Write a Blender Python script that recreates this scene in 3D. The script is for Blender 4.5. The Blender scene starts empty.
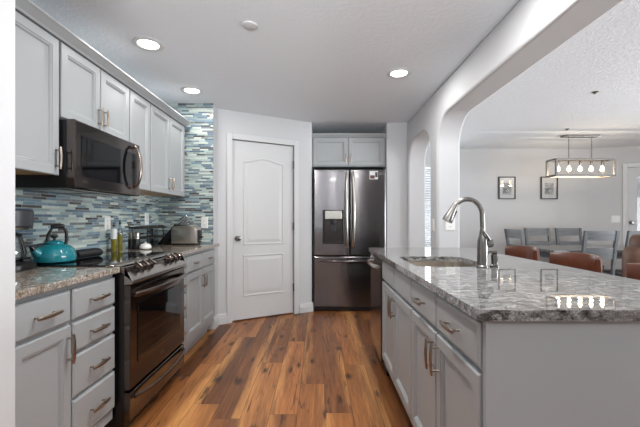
import bpy, bmesh, math, random
from mathutils import Vector, Matrix
random.seed(7)
PI = math.pi
SC = bpy.context.scene
COL = SC.collection

# ------------------------------------------------------------------ camera, world, exposure
cam_data = bpy.data.cameras.new('camera')
cam = bpy.data.objects.new('camera', cam_data)
COL.objects.link(cam)
cam.location = (0, 0, 1.16)
cam.rotation_euler = (PI / 2, 0, 0)
cam_data.sensor_width = 36
cam_data.lens = 350 / 640 * 36
cam_data.shift_x = 1 / 640
cam_data.shift_y = 6 / 640
cam_data.clip_start = 0.02
SC.camera = cam
SC.view_settings.view_transform = 'Standard'
SC.view_settings.look = 'None'
SC.view_settings.gamma = 1
SC.view_settings.use_curve_mapping = False
SC.view_settings.exposure = 0.2

world = bpy.data.worlds.new('world')
SC.world = world
world.use_nodes = True
bg = world.node_tree.nodes['Background']
bg.inputs['Color'].default_value = (0.80, 0.90, 1.0, 1)
bg.inputs['Strength'].default_value = 0.5


def area(name, loc, direction, sx, sy, power, color=(1, 1, 1), spread=PI):
    l = bpy.data.lights.new(name, 'AREA')
    l.shape = 'RECTANGLE'
    l.size, l.size_y = sx, sy
    l.energy = power
    l.color = color
    l.spread = spread
    o = bpy.data.objects.new(name, l)
    COL.objects.link(o)
    o.location = loc
    o.rotation_euler = Vector(direction).to_track_quat('-Z', 'Y').to_euler()
    return o


# light added from unseen sides of the rooms; only the back window is seen
area('added_fill_kitchen', (0.0, -2.55, 1.5), (0, 1, 0.42), 2.1, 1.3, 32, (0.93, 0.97, 1.0), math.radians(46))  # added light aimed up to brighten the kitchen ceiling, source unseen
area('added_fill_behind', (4.0, -2.55, 1.1), (0.1, 1, 0.6), 3.1, 2.0, 58, (0.93, 0.97, 1.0), math.radians(90))  # added light from behind into the dining room, source unseen
area('added_fill_side', (6.65, 1.5, 1.1), (-1, 0.3, 0.4), 3.4, 1.3, 135, (0.93, 0.97, 1.0), math.radians(110))  # added side light reaching through the wide arch, source unseen

area('daylight_back_window', (1.80, 6.14, 1.22), (0, -1, 0), 0.66, 1.70, 22, (0.95, 0.98, 1.0))

# ------------------------------------------------------------------ materials


def srgb(r, g, b):
    def f(c):
        c /= 255
        return c / 12.92 if c <= 0.04045 else ((c + 0.055) / 1.055) ** 2.4
    return (f(r), f(g), f(b), 1)


class NT:
    """thin wrapper to wire shader nodes"""

    def __init__(self, name):
        self.m = bpy.data.materials.new(name)
        self.m.use_nodes = True
        self.t = self.m.node_tree
        self.b = self.t.nodes['Principled BSDF']
        self.tc = None

    def n(self, kind, **kw):
        nd = self.t.nodes.new(kind)
        for k, v in kw.items():
            setattr(nd, k, v)
        return nd

    def link(self, a, b):
        self.t.links.new(a, b)

    def set(self, sock, v):
        if hasattr(v, 'is_output') or isinstance(v, bpy.types.NodeSocket):
            self.link(v, sock)
        else:
            sock.default_value = v

    def coord(self):
        if self.tc is None:
            self.tc = self.n('ShaderNodeTexCoord').outputs['Object']
        return self.tc

    def mapping(self, scale=(1, 1, 1), rot=(0, 0, 0), loc=(0, 0, 0)):
        m = self.n('ShaderNodeMapping')
        m.inputs['Scale'].default_value = scale
        m.inputs['Rotation'].default_value = rot
        m.inputs['Location'].default_value = loc
        self.link(self.coord(), m.inputs['Vector'])
        return m.outputs['Vector']

    def math(self, op, a, b=None, c=None):
        nd = self.n('ShaderNodeMath', operation=op)
        self.set(nd.inputs[0], a)
        if b is not None:
            self.set(nd.inputs[1], b)
        if c is not None:
            self.set(nd.inputs[2], c)
        return nd.outputs[0]

    def noise(self, vec, scale, detail=4, rough=0.55, dist=0.0):
        nd = self.n('ShaderNodeTexNoise')
        self.link(vec, nd.inputs['Vector'])
        nd.inputs['Scale'].default_value = scale
        nd.inputs['Detail'].default_value = detail
        nd.inputs['Roughness'].default_value = rough
        nd.inputs['Distortion'].default_value = dist
        return nd.outputs['Fac']

    def ramp(self, fac, stops, mode='LINEAR'):
        nd = self.n('ShaderNodeValToRGB')
        nd.color_ramp.interpolation = mode
        el = nd.color_ramp.elements
        while len(el) < len(stops):
            el.new(0.5)
        for e, (p, c) in zip(el, stops):
            e.position = p
            e.color = c if len(c) == 4 else (*c, 1)
        self.link(fac, nd.inputs['Fac'])
        return nd.outputs['Color']

    def mix(self, fac, a, b, blend='MIX'):
        nd = self.n('ShaderNodeMix', data_type='RGBA', blend_type=blend)
        self.set(nd.inputs['Factor'], fac)
        self.set(nd.inputs['A'], a) if False else None
        ia = [i for i in nd.inputs if i.type == 'RGBA']
        self.set(ia[0], a)
        self.set(ia[1], b)
        return [o for o in nd.outputs if o.type == 'RGBA'][0]

    def bump(self, height, strength=0.2, dist=0.01):
        nd = self.n('ShaderNodeBump')
        nd.inputs['Strength'].default_value = strength
        nd.inputs['Distance'].default_value = dist
        self.link(height, nd.inputs['Height'])
        self.link(nd.outputs['Normal'], self.b.inputs['Normal'])

    def white(self, *vals):
        c = self.n('ShaderNodeCombineXYZ')
        for i, v in enumerate(vals):
            self.set(c.inputs[i], v)
        w = self.n('ShaderNodeTexWhiteNoise', noise_dimensions='3D')
        self.link(c.outputs[0], w.inputs['Vector'])
        return w.outputs['Value']


def plain(name, col, rough=0.5, metal=0.0, coat=0.0, var=0.04, vscale=6.0, spec=0.5, bump=0.0, bscale=200):
    """painted / moulded surface with a faint procedural variation"""
    s = NT(name)
    f = s.noise(s.coord(), vscale, 3)
    lo = tuple(c * (1 - var) for c in col[:3]) + (1,)
    hi = tuple(min(1, c * (1 + var)) for c in col[:3]) + (1,)
    s.link(s.ramp(f, [(0.3, lo), (0.7, hi)]), s.b.inputs['Base Color'])
    s.b.inputs['Roughness'].default_value = rough
    s.b.inputs['Metallic'].default_value = metal
    s.b.inputs['Specular IOR Level'].default_value = spec
    s.b.inputs['Coat Weight'].default_value = coat
    s.b.inputs['Coat Roughness'].default_value = 0.05
    if bump:
        s.bump(s.noise(s.coord(), bscale, 2), bump, 0.002)
    return s.m


def emit(name, col, strength):
    s = NT(name)
    s.b.inputs['Base Color'].default_value = (*col, 1)
    s.b.inputs['Emission Color'].default_value = (*col, 1)
    s.b.inputs['Emission Strength'].default_value = strength
    return s.m


def brushed(name, col, rough, scale=(400, 400, 3), aniso=0.0, vary=0.1):
    s = NT(name)
    f = s.noise(s.mapping(scale), 1.0, 3)
    lo = tuple(c * (1 - vary) for c in col[:3]) + (1,)
    hi = tuple(min(1, c * (1 + vary)) for c in col[:3]) + (1,)
    s.link(s.ramp(f, [(0.3, lo), (0.7, hi)]), s.b.inputs['Base Color'])
    s.b.inputs['Metallic'].default_value = 1
    s.b.inputs['Roughness'].default_value = rough
    if aniso:
        s.b.inputs['Anisotropic'].default_value = aniso
        s.b.inputs['Anisotropic Rotation'].default_value = 0.0
        tg = s.n('ShaderNodeCombineXYZ')      # horizontal brushing spreads reflections vertically
        tg.inputs[2].default_value = 1.0
        s.link(tg.outputs[0], s.b.inputs['Tangent'])
    return s.m


def wood_floor():
    s = NT('wide_plank_floor')
    sep = s.n('ShaderNodeSeparateXYZ')
    s.link(s.coord(), sep.inputs[0])
    x, y = sep.outputs[0], sep.outputs[1]
    W, L = 0.165, 1.25
    xr = s.math('DIVIDE', s.math('ADD', x, 10.03), W)
    row = s.math('FLOOR', xr)
    off = s.math('MULTIPLY', s.white(row, 3.0, 1.0), L)
    yr = s.math('DIVIDE', s.math('ADD', s.math('ADD', y, 20.0), off), L)
    pl = s.math('FLOOR', yr)
    pid = s.white(row, pl, 7.0)
    pid2 = s.white(row, pl, 19.0)
    fx = s.math('FRACT', xr)
    fy = s.math('FRACT', yr)
    cv = s.n('ShaderNodeCombineXYZ')
    s.link(s.math('ADD', s.math('MULTIPLY', x, 14.0), s.math('MULTIPLY', pid, 31.0)), cv.inputs[0])
    s.link(s.math('ADD', s.math('MULTIPLY', y, 1.1), s.math('MULTIPLY', pid2, 23.0)), cv.inputs[1])
    s.link(s.math('MULTIPLY', pid, 9.0), cv.inputs[2])
    broad = s.noise(cv.outputs[0], 1.0, 3, 0.5, 0.6)
    cv2 = s.n('ShaderNodeCombineXYZ')
    s.link(s.math('ADD', s.math('MULTIPLY', x, 90.0), s.math('MULTIPLY', pid, 17.0)), cv2.inputs[0])
    s.link(s.math('ADD', s.math('MULTIPLY', y, 4.0), s.math('MULTIPLY', pid2, 11.0)), cv2.inputs[1])
    grain = s.noise(cv2.outputs[0], 1.0, 5, 0.65, 0.8)
    base = s.ramp(pid, [(0.0, srgb(100, 62, 36)), (0.25, srgb(140, 88, 49)), (0.5, srgb(172, 110, 61)),
                        (0.75, srgb(122, 76, 43)), (1.0, srgb(190, 126, 71))])
    # pale sapwood bands that run down one side of some planks
    sap = s.ramp(s.math('ADD', s.math('MULTIPLY', s.math('SUBTRACT', fx, 0.5), s.math('SUBTRACT', pid2, 0.5)), s.math('MULTIPLY', broad, 0.35)),
                 [(0.20, (0, 0, 0, 1)), (0.36, (1, 1, 1, 1))])
    c1 = s.mix(s.math('MULTIPLY', sap, 0.72), base, srgb(214, 154, 92))
    dk = s.ramp(broad, [(0.30, (1, 1, 1, 1)), (0.52, (0, 0, 0, 1))])
    c2 = s.mix(s.math('MULTIPLY', dk, 0.55), c1, srgb(78, 48, 32))
    gr = s.ramp(grain, [(0.32, (0.50, 0.47, 0.45, 1)), (0.62, (1.08, 1.08, 1.08, 1))])
    c3 = s.mix(0.75, c2, gr, 'MULTIPLY')
    # knots and dark mineral streaks
    cv3 = s.n('ShaderNodeCombineXYZ')
    s.link(s.math('ADD', s.math('MULTIPLY', x, 5.0), s.math('MULTIPLY', broad, 0.5)), cv3.inputs[0])
    s.link(s.math('ADD', s.math('MULTIPLY', y, 1.8), s.math('MULTIPLY', grain, 0.25)), cv3.inputs[1])
    s.link(s.math('MULTIPLY', pid, 3.0), cv3.inputs[2])
    vo = s.n('ShaderNodeTexVoronoi', voronoi_dimensions='2D')
    vo.inputs['Scale'].default_value = 1.0
    s.link(cv3.outputs[0], vo.inputs['Vector'])
    kn = s.ramp(vo.outputs['Distance'], [(0.04, (1, 1, 1, 1)), (0.13, (0, 0, 0, 1))])
    c4 = s.mix(s.math('MULTIPLY', kn, 0.85), c3, srgb(38, 22, 16))
    cv4 = s.n('ShaderNodeCombineXYZ')
    s.link(s.math('ADD', s.math('MULTIPLY', x, 26.0), s.math('MULTIPLY', pid2, 13.0)), cv4.inputs[0])
    s.link(s.math('ADD', s.math('MULTIPLY', y, 3.0), s.math('MULTIPLY', pid, 5.0)), cv4.inputs[1])
    streak = s.ramp(s.noise(cv4.outputs[0], 1.0, 2, 0.5, 1.2), [(0.62, (0, 0, 0, 1)), (0.70, (1, 1, 1, 1))])
    c5 = s.mix(s.math('MULTIPLY', streak, 0.7), c4, srgb(44, 27, 20))
    ex = s.math('MULTIPLY', s.math('MINIMUM', fx, s.math('SUBTRACT', 1.0, fx)), W)
    ey = s.math('MULTIPLY', s.math('MINIMUM', fy, s.math('SUBTRACT', 1.0, fy)), L)
    seam = s.math('LESS_THAN', s.math('MINIMUM', ex, ey), 0.0014)
    c6 = s.mix(s.math('MULTIPLY', seam, 0.75), c5, srgb(34, 20, 14))
    s.link(c6, s.b.inputs['Base Color'])
    s.link(s.ramp(grain, [(0.2, (0.42,) * 3 + (1,)), (0.8, (0.30,) * 3 + (1,))]), s.b.inputs['Roughness'])
    s.b.inputs['Specular IOR Level'].default_value = 0.4
    s.bump(s.math('SUBTRACT', grain, s.math('MULTIPLY', seam, 1.0)), 0.12, 0.002)
    return s.m


def mosaic(name, axis):
    """glass-and-stone strip mosaic; axis = the horizontal direction of the wall"""
    s = NT(name)
    sep = s.n('ShaderNodeSeparateXYZ')
    s.link(s.coord(), sep.inputs[0])
    u, z = sep.outputs[axis], sep.outputs[2]
    h = 0.0178
    zr = s.math('DIVIDE', z, h)
    row = s.math('FLOOR', zr)
    ln = s.math('ADD', 0.065, s.math('MULTIPLY', s.white(row, 5.0, 2.0), 0.09))
    ur = s.math('ADD', s.math('DIVIDE', s.math('ADD', u, 9.0), ln), s.math('MULTIPLY', s.white(row, 2.0, 8.0), 9.0))
    cell = s.math('FLOOR', ur)
    v = s.white(row, cell, 4.0)
    col = s.ramp(v, [(0.0, srgb(176, 194, 190)), (0.18, srgb(122, 148, 162)), (0.34, srgb(150, 166, 166)),
                     (0.48, srgb(98, 120, 136)), (0.62, srgb(204, 214, 206)), (0.79, srgb(84, 82, 80)),
                     (0.86, srgb(120, 126, 126)), (0.95, srgb(60, 58, 58))], 'CONSTANT')
    mott = s.noise(s.coord(), 60, 3)
    col2 = s.mix(0.25, col, s.ramp(mott, [(0.3, (0.55, 0.58, 0.6, 1)), (0.7, (1.1, 1.1, 1.1, 1))]), 'MULTIPLY')
    fz, fu = s.math('FRACT', zr), s.math('FRACT', ur)
    ez = s.math('MULTIPLY', s.math('MINIMUM', fz, s.math('SUBTRACT', 1.0, fz)), h)
    eu = s.math('MULTIPLY', s.math('MINIMUM', fu, s.math('SUBTRACT', 1.0, fu)), ln)
    gro = s.math('LESS_THAN', s.math('MINIMUM', ez, eu), 0.0011)
    s.link(s.mix(gro, col2, srgb(176, 178, 176)), s.b.inputs['Base Color'])
    s.link(s.math('ADD', s.math('MULTIPLY', s.white(row, cell, 9.0), 0.3), s.math('ADD', 0.08, s.math('MULTIPLY', gro, 0.5))),
           s.b.inputs['Roughness'])
    s.bump(s.math('SUBTRACT', 1.0, gro), 0.25, 0.002)
    return s.m


def granite(name, tones, rot=0.5):
    s = NT(name)
    a = s.mapping((3.6, 15.0, 12.0), (0, 0, rot))
    flow = s.noise(a, 1.5, 7, 0.68, 1.0)
    sp = s.noise(s.coord(), 150, 3, 0.7)
    sp2 = s.noise(s.mapping((30, 62, 50), (0, 0, rot)), 1.0, 5, 0.7, 0.4)
    c = s.ramp(flow, [(0.30, tones[0]), (0.42, tones[1]), (0.50, tones[2]), (0.58, tones[3]), (0.70, tones[1])])
    c2 = s.mix(s.ramp(sp2, [(0.50, (0, 0, 0, 1)), (0.60, (1, 1, 1, 1))]), c, tones[4])
    c3 = s.mix(s.ramp(sp2, [(0.34, (0.9,) * 3 + (1,)), (0.42, (0, 0, 0, 1))]), c2, tones[0])
    c4 = s.mix(0.8, c3, s.ramp(sp, [(0.36, (0.30, 0.30, 0.31, 1)), (0.48, (1, 1, 1, 1)), (0.7, (1.35, 1.35, 1.35, 1))]), 'MULTIPLY')
    s.link(c4, s.b.inputs['Base Color'])
    s.b.inputs['Roughness'].default_value = 0.02
    s.b.inputs['Specular IOR Level'].default_value = 0.6
    return s.m


def wall_paint(name, col, strength=0.12, scale=120):
    s = NT(name)
    f = s.noise(s.coord(), 1.2, 2)
    lo = tuple(c * 0.98 for c in col[:3]) + (1,)
    s.link(s.ramp(f, [(0.3, lo), (0.7, col)]), s.b.inputs['Base Color'])
    s.b.inputs['Roughness'].default_value = 0.75
    s.b.inputs['Specular IOR Level'].default_value = 0.25
    s.bump(s.noise(s.coord(), scale, 3), strength, 0.004)
    return s.m


def ceiling_paint():
    s = NT('knockdown_ceiling')
    s.b.inputs['Base Color'].default_value = srgb(232, 237, 242)
    s.b.inputs['Roughness'].default_value = 0.85
    s.b.inputs['Specular IOR Level'].default_value = 0.15
    f = s.noise(s.coord(), 34, 4, 0.6, 0.4)
    s.bump(s.ramp(f, [(0.44, (0, 0, 0, 1)), (0.58, (1, 1, 1, 1))]), 0.22, 0.006)
    return s.m


def thin_glass(name, tint=(1, 1, 1), gloss=0.12):
    s = NT(name)
    tr = s.n('ShaderNodeBsdfTransparent')
    tr.inputs[0].default_value = (*tint, 1)
    gl = s.n('ShaderNodeBsdfGlossy')
    gl.inputs['Roughness'].default_value = 0.02
    fr = s.n('ShaderNodeFresnel')
    fr.inputs['IOR'].default_value = 1.45
    mx = s.n('ShaderNodeMixShader')
    s.link(s.math('ADD', fr.outputs[0], gloss * 0.2), mx.inputs[0])
    s.link(tr.outputs[0], mx.inputs[1])
    s.link(gl.outputs[0], mx.inputs[2])
    s.link(mx.outputs[0], s.t.nodes['Material Output'].inputs['Surface'])
    return s.m


def wood(name, lo, hi, axis=0, rough=0.45):
    s = NT(name)
    sc = [26, 26, 26]
    sc[axis] = 2.2
    f = s.noise(s.mapping(tuple(sc)), 1.0, 5, 0.6, 0.9)
    s.link(s.ramp(f, [(0.3, lo), (0.7, hi)]), s.b.inputs['Base Color'])
    s.b.inputs['Roughness'].default_value = rough
    s.bump(f, 0.08, 0.002)
    return s.m


def leather(name, lo, hi, rough=0.4):
    s = NT(name)
    f = s.noise(s.coord(), 7, 4, 0.6, 0.5)
    s.link(s.ramp(f, [(0.3, lo), (0.7, hi)]), s.b.inputs['Base Color'])
    s.b.inputs['Roughness'].default_value = rough
    v = s.n('ShaderNodeTexVoronoi')
    v.inputs['Scale'].default_value = 260
    s.link(s.coord(), v.inputs['Vector'])
    s.bump(v.outputs['Distance'], 0.15, 0.001)
    return s.m


M = {}
M['wall'] = wall_paint('grey_wall_paint', srgb(202, 203, 205))
M['ceiling'] = ceiling_paint()
M['white'] = plain('white_trim_paint', srgb(208, 209, 210), 0.4, var=0.01)
M['cab'] = plain('grey_cabinet_paint', srgb(156, 159, 161), 0.38, var=0.015, vscale=2)
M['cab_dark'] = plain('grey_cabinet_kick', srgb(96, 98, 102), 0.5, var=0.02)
M['cab_wood'] = wood('birch_ply_underside', srgb(170, 128, 82), srgb(206, 166, 116), 1)
M['floor'] = wood_floor()
M['tile_y'] = mosaic('strip_mosaic_long_wall', 1)
M['tile_x'] = mosaic('strip_mosaic_short_wall', 0)
M['granite'] = granite('grey_granite', [srgb(26, 26, 27), srgb(86, 85, 85), srgb(128, 127, 126), srgb(66, 63, 62), srgb(160, 159, 157)], 0.75)
M['granite_warm'] = granite('tan_granite', [srgb(44, 40, 38), srgb(112, 102, 93), srgb(150, 140, 128), srgb(122, 104, 86), srgb(172, 168, 162)], 1.2)
M['nickel'] = brushed('brushed_nickel_pull', srgb(162, 150, 138), 0.3, (30, 30, 30))
M['steel'] = brushed('brushed_steel', srgb(176, 172, 166), 0.26, (200, 200, 200))
M['chrome'] = brushed('satin_nickel', srgb(138, 135, 132), 0.24, (50, 50, 50), 0, 0.04)
M['sink'] = brushed('sink_steel', srgb(196, 190, 182), 0.3, (150, 6, 150))
M['black_steel'] = brushed('black_stainless', srgb(116, 113, 115), 0.17, (4, 4, 500), 0.95, 0.06)
M['range_steel'] = brushed('range_black_stainless', srgb(98, 90, 87), 0.17, (4, 4, 500), 0.8, 0.06)
for k_ in ('black_steel', 'range_steel'):
    M[k_].node_tree.nodes['Principled BSDF'].inputs['Coat Weight'].default_value = 0.5
    M[k_].node_tree.nodes['Principled BSDF'].inputs['Coat Roughness'].default_value = 0.06
M['panel_steel'] = brushed('range_panel_steel', srgb(168, 162, 158), 0.24, (4, 4, 500), 0.3, 0.05)  # lighter than the range body: ceiling reflection put into the colour
M['handle_dark'] = brushed('dark_bronze_handle', srgb(112, 100, 94), 0.24, (20, 20, 20))
M['black_steel_dark'] = brushed('black_stainless_trim', srgb(70, 66, 66), 0.3, (5, 5, 300), 0.3, 0.06)
M['bronze_steel'] = brushed('black_stainless_handle', srgb(146, 132, 122), 0.25, (20, 20, 20))
M['black'] = plain('black_plastic', srgb(20, 20, 22), 0.35, var=0.1)
M['black_gloss'] = plain('black_glass', srgb(8, 8, 10), 0.04, var=0.1, spec=0.6)
M['black_matte'] = plain('black_matte', srgb(26, 25, 26), 0.7, var=0.1)
M['dark_grey'] = plain('dark_grey_plastic', srgb(46, 48, 52), 0.4, var=0.05)
M['light_grey'] = plain('light_grey_plastic', srgb(150, 152, 154), 0.35, var=0.05)
M['teal'] = plain('teal_enamel', srgb(26, 118, 130), 0.12, coat=0.6, var=0.12, vscale=8)
M['porcelain'] = plain('white_porcelain', srgb(232, 232, 230), 0.15, var=0.02)
M['plate'] = plain('white_plate_plastic', srgb(232, 232, 230), 0.35, var=0.01)
M['glass'] = thin_glass('clear_glass')
M['carafe'] = thin_glass('carafe_glass', (0.80, 0.82, 0.84), 0.5)
M['oil'] = plain('olive_oil', srgb(122, 114, 26), 0.08, var=0.15, coat=0.8)
M['lens'] = emit('lamp_lens', (1.0, 0.97, 0.92), 9)
M['bulb'] = emit('bulb_glow', (1.0, 0.84, 0.60), 5)
M['screen'] = emit('blue_display', (0.10, 0.17, 0.22), 0.12)
M['grey_wood_x'] = wood('grey_weathered_wood_x', srgb(88, 92, 96), srgb(122, 126, 130), 0)
M['grey_wood_z'] = wood('grey_weathered_wood_z', srgb(82, 86, 90), srgb(116, 120, 124), 2)
M['table_wood'] = wood('grey_table_top', srgb(112, 114, 116), srgb(150, 151, 152), 0, 0.3)
M['lamp_wood'] = wood('grey_lamp_wood', srgb(112, 110, 109), srgb(140, 137, 134), 0)
M['leather'] = leather('chestnut_leather', srgb(72, 35, 19), srgb(98, 49, 27), 0.3)
M['leather_soft'] = leather('brown_recliner_leather', srgb(88, 60, 46), srgb(122, 88, 70), 0.42)
M['dark_wood'] = wood('dark_stool_wood', srgb(44, 28, 20), srgb(70, 46, 34), 2)
M['frame_black'] = plain('black_picture_frame', srgb(30, 29, 29), 0.35, var=0.08)
M['mat'] = plain('white_picture_mat', srgb(225, 225, 224), 0.8, var=0.01)
M['blind'] = plain('white_blind', srgb(228, 230, 232), 0.5, var=0.01)
M['label_white'] = plain('white_label', srgb(222, 224, 224), 0.5, var=0.02)
M['knife_steel'] = brushed('knife_steel', srgb(200, 200, 200), 0.2, (60, 60, 60))
M['print'] = None
M['dark_hinge'] = brushed('dark_nickel_hinge', srgb(104, 100, 96), 0.3, (40, 40, 40))


def print_material():
    s = NT('grey_landscape_print')
    sep = s.n('ShaderNodeSeparateXYZ')
    s.link(s.coord(), sep.inputs[0])
    f = s.noise(s.mapping((9, 9, 22)), 1.0, 5, 0.6)
    s.link(s.ramp(f, [(0.35, srgb(206, 208, 210)), (0.5, srgb(170, 173, 176)), (0.62, srgb(112, 115, 119))]), s.b.inputs['Base Color'])
    s.b.inputs['Roughness'].default_value = 0.6
    return s.m


M['print'] = print_material()

# ------------------------------------------------------------------ builders


def tag(o, label=None, cat=None, group=None, kind=None):
    if label:
        o['label'] = label
    if cat:
        o['category'] = cat
    if group:
        o['group'] = group
    if kind:
        o['kind'] = kind
    return o


def thing(name, label, cat, loc=(0, 0, 0), group=None):
    o = bpy.data.objects.new(name, None)
    o.empty_display_size = 0.05
    COL.objects.link(o)
    o.location = loc
    return tag(o, label, cat, group)


def root_loc(o):
    while o.parent:
        o = o.parent
    return Vector(o.location)


def obj(name, bm, mat, parent=None, bevel=0.0, seg=2, smooth=True, sub=0, origin=None):
    """link a bmesh as one object; world coordinates are made local to the thing's root"""
    off = root_loc(parent) if parent else (Vector(origin) if origin else Vector((0, 0, 0)))
    if off.length:
        bmesh.ops.translate(bm, verts=bm.verts, vec=-off)
    bmesh.ops.recalc_face_normals(bm, faces=bm.faces)
    me = bpy.data.meshes.new(name)
    bm.to_mesh(me)
    bm.free()
    for m in (mat if isinstance(mat, (list, tuple)) else [mat]):
        me.materials.append(m)
    o = bpy.data.objects.new(name, me)
    COL.objects.link(o)
    if parent:
        o.parent = parent
    elif origin:
        o.location = origin
    if bevel:
        b = o.modifiers.new('bevel', 'BEVEL')
        b.width = bevel
        b.segments = seg
        b.limit_method = 'ANGLE'
        b.angle_limit = math.radians(40)
    if sub:
        m = o.modifiers.new('subsurf', 'SUBSURF')
        m.levels = m.render_levels = sub
    if smooth:
        for p in me.polygons:
            p.use_smooth = True
        try:
            me.set_sharp_from_angle(angle=math.radians(38))
        except Exception:
            pass
    return o


def struct(name, bm, mat, label, cat, **kw):
    return tag(obj(name, bm, mat, **kw), label, cat, None, 'structure')


def B():
    return bmesh.new()


def box(bm, x0, x1, y0, y1, z0, z1, mi=0, bottom_mi=None):
    v = [bm.verts.new(p) for p in ((x0, y0, z0), (x1, y0, z0), (x1, y1, z0), (x0, y1, z0),
                                   (x0, y0, z1), (x1, y0, z1), (x1, y1, z1), (x0, y1, z1))]
    for i, f in enumerate(((0, 3, 2, 1), (4, 5, 6, 7), (0, 1, 5, 4), (1, 2, 6, 5), (2, 3, 7, 6), (3, 0, 4, 7))):
        fc = bm.faces.new([v[k] for k in f])
        fc.material_index = bottom_mi if (i == 0 and bottom_mi is not None) else mi
    return bm


def obox(bm, c, axes, half, mi=0):
    """oriented box"""
    c = Vector(c)
    A = [Vector(a).normalized() * h for a, h in zip(axes, half)]
    v = []
    for sz in (-1, 1):
        for sx, sy in ((-1, -1), (1, -1), (1, 1), (-1, 1)):
            v.append(bm.verts.new(c + A[0] * sx + A[1] * sy + A[2] * sz))
    for f in ((0, 3, 2, 1), (4, 5, 6, 7), (0, 1, 5, 4), (1, 2, 6, 5), (2, 3, 7, 6), (3, 0, 4, 7)):
        bm.faces.new([v[k] for k in f]).material_index = mi
    return bm


def prism(bm, pts, vec, mi=0):
    """extrude a planar polygon along vec"""
    vec = Vector(vec)
    a = [bm.verts.new(p) for p in pts]
    b = [bm.verts.new(Vector(p) + vec) for p in pts]
    n = len(pts)
    bm.faces.new(a).material_index = mi
    bm.faces.new(b[::-1]).material_index = mi
    for i in range(n):
        j = (i + 1) % n
        bm.faces.new((a[i], b[i], b[j], a[j])).material_index = mi
    return bm


def loft(bm, rings, cap0=True, cap1=True, mi=0):
    R = [[bm.verts.new(p) for p in r] for r in rings]
    n = len(R[0])
    for k in range(len(R) - 1):
        for i in range(n):
            j = (i + 1) % n
            bm.faces.new((R[k][i], R[k][j], R[k + 1][j], R[k + 1][i])).material_index = mi
    if cap0:
        bm.faces.new(R[0][::-1]).material_index = mi
    if cap1:
        bm.faces.new(R[-1]).material_index = mi
    return bm


def lathe(bm, prof, c=(0, 0, 0), seg=24, cap0=True, cap1=True, mi=0, axes=None):
    c = Vector(c)
    X, Y, Z = [Vector(a) for a in axes] if axes else (Vector((1, 0, 0)), Vector((0, 1, 0)), Vector((0, 0, 1)))
    rings = []
    for r, z in prof:
        r = max(r, 0.0003)
        rings.append([c + X * (r * math.cos(2 * PI * i / seg)) + Y * (r * math.sin(2 * PI * i / seg)) + Z * z for i in range(seg)])
    return loft(bm, rings, cap0, cap1, mi)


def tube(bm, pts, rad, seg=12, mi=0):
    pts = [Vector(p) for p in pts]
    n = len(pts)
    rad = rad if isinstance(rad, (list, tuple)) else [rad] * n
    up = None
    rings = []
    for i, p in enumerate(pts):
        t = (pts[min(i + 1, n - 1)] - pts[max(i - 1, 0)]).normalized()
        if up is None:
            up = Vector((0, 0, 1)) if abs(t.z) < 0.9 else Vector((1, 0, 0))
        s = t.cross(up).normalized()
        up = s.cross(t).normalized()
        rings.append([p + (s * math.cos(2 * PI * k / seg) + up * math.sin(2 * PI * k / seg)) * rad[i] for k in range(seg)])
    return loft(bm, rings, mi=mi)


def front(bm, O, U, V, N, w, h, prof, mi=0):
    """door / drawer front: nested rectangular rings, prof = (inset, depth) list from back to panel"""
    O, U, V, N = Vector(O), Vector(U), Vector(V), Vector(N)
    rings = []
    for a, d in prof:
        rings.append([O + U * x + V * z + N * d for x, z in ((a, a), (w - a, a), (w - a, h - a), (a, h - a))])
    return loft(bm, rings, mi=mi)


DOOR = [(0, -0.020), (0, -0.004), (0.004, 0), (0.046, 0), (0.049, -0.004), (0.055, -0.004), (0.062, -0.013)]
DRAWER = [(0, -0.020), (0, -0.006), (0.009, 0)]
Z = Vector((0, 0, 1))


def pull(bm, c, U, N, length=0.125):
    """bar pull with two posts: U along the bar, N out of the door"""
    c, U, N = Vector(c), Vector(U), Vector(N)
    W = U.cross(N).normalized()
    for s in (-1, 1):
        tube(bm, [c + U * (s * length * 0.36), c + U * (s * length * 0.36) + N * 0.028], 0.0042, 8)
    rings = []
    for k in range(9):
        s = -1 + k / 4
        q = 1 - abs(s) ** 3
        p = c + U * (s * length / 2) + N * (0.027 + 0.004 * (1 - s * s))
        a, b = 0.0068 + 0.0020 * q, 0.0040 + 0.0018 * q
        rings.append([p + W * (a * math.cos(t)) + N * (b * math.sin(t)) for t in [2 * PI * i / 10 for i in range(10)]])
    loft(bm, rings)
    return bm


def add_door(root, O, U, N, w, h, hx, hz, vertical=True, name='door', prof=DOOR, hlen=0.125):
    d = obj(name, front(B(), O, U, Z, N, w, h, prof), M['cab'], root, smooth=False)
    if hx is not None:
        c = Vector(O) + Vector(U) * hx + Z * hz
        obj('handle', pull(B(), c, Z if vertical else U, N, hlen), M['nickel'], d)
    return d


def dup(root, loc, label, rotz=None, group=None):
    r = root.copy()
    COL.objects.link(r)
    r.location = loc
    if rotz is not None:
        r.rotation_euler = (0, 0, rotz)
    r['label'] = label
    if group:
        r['group'] = group
    for ch in list(root.children):
        c = ch.copy()
        COL.objects.link(c)
        c.parent = r
        for g in list(ch.children):
            d = g.copy()
            COL.objects.link(d)
            d.parent = c
    return r


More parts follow.
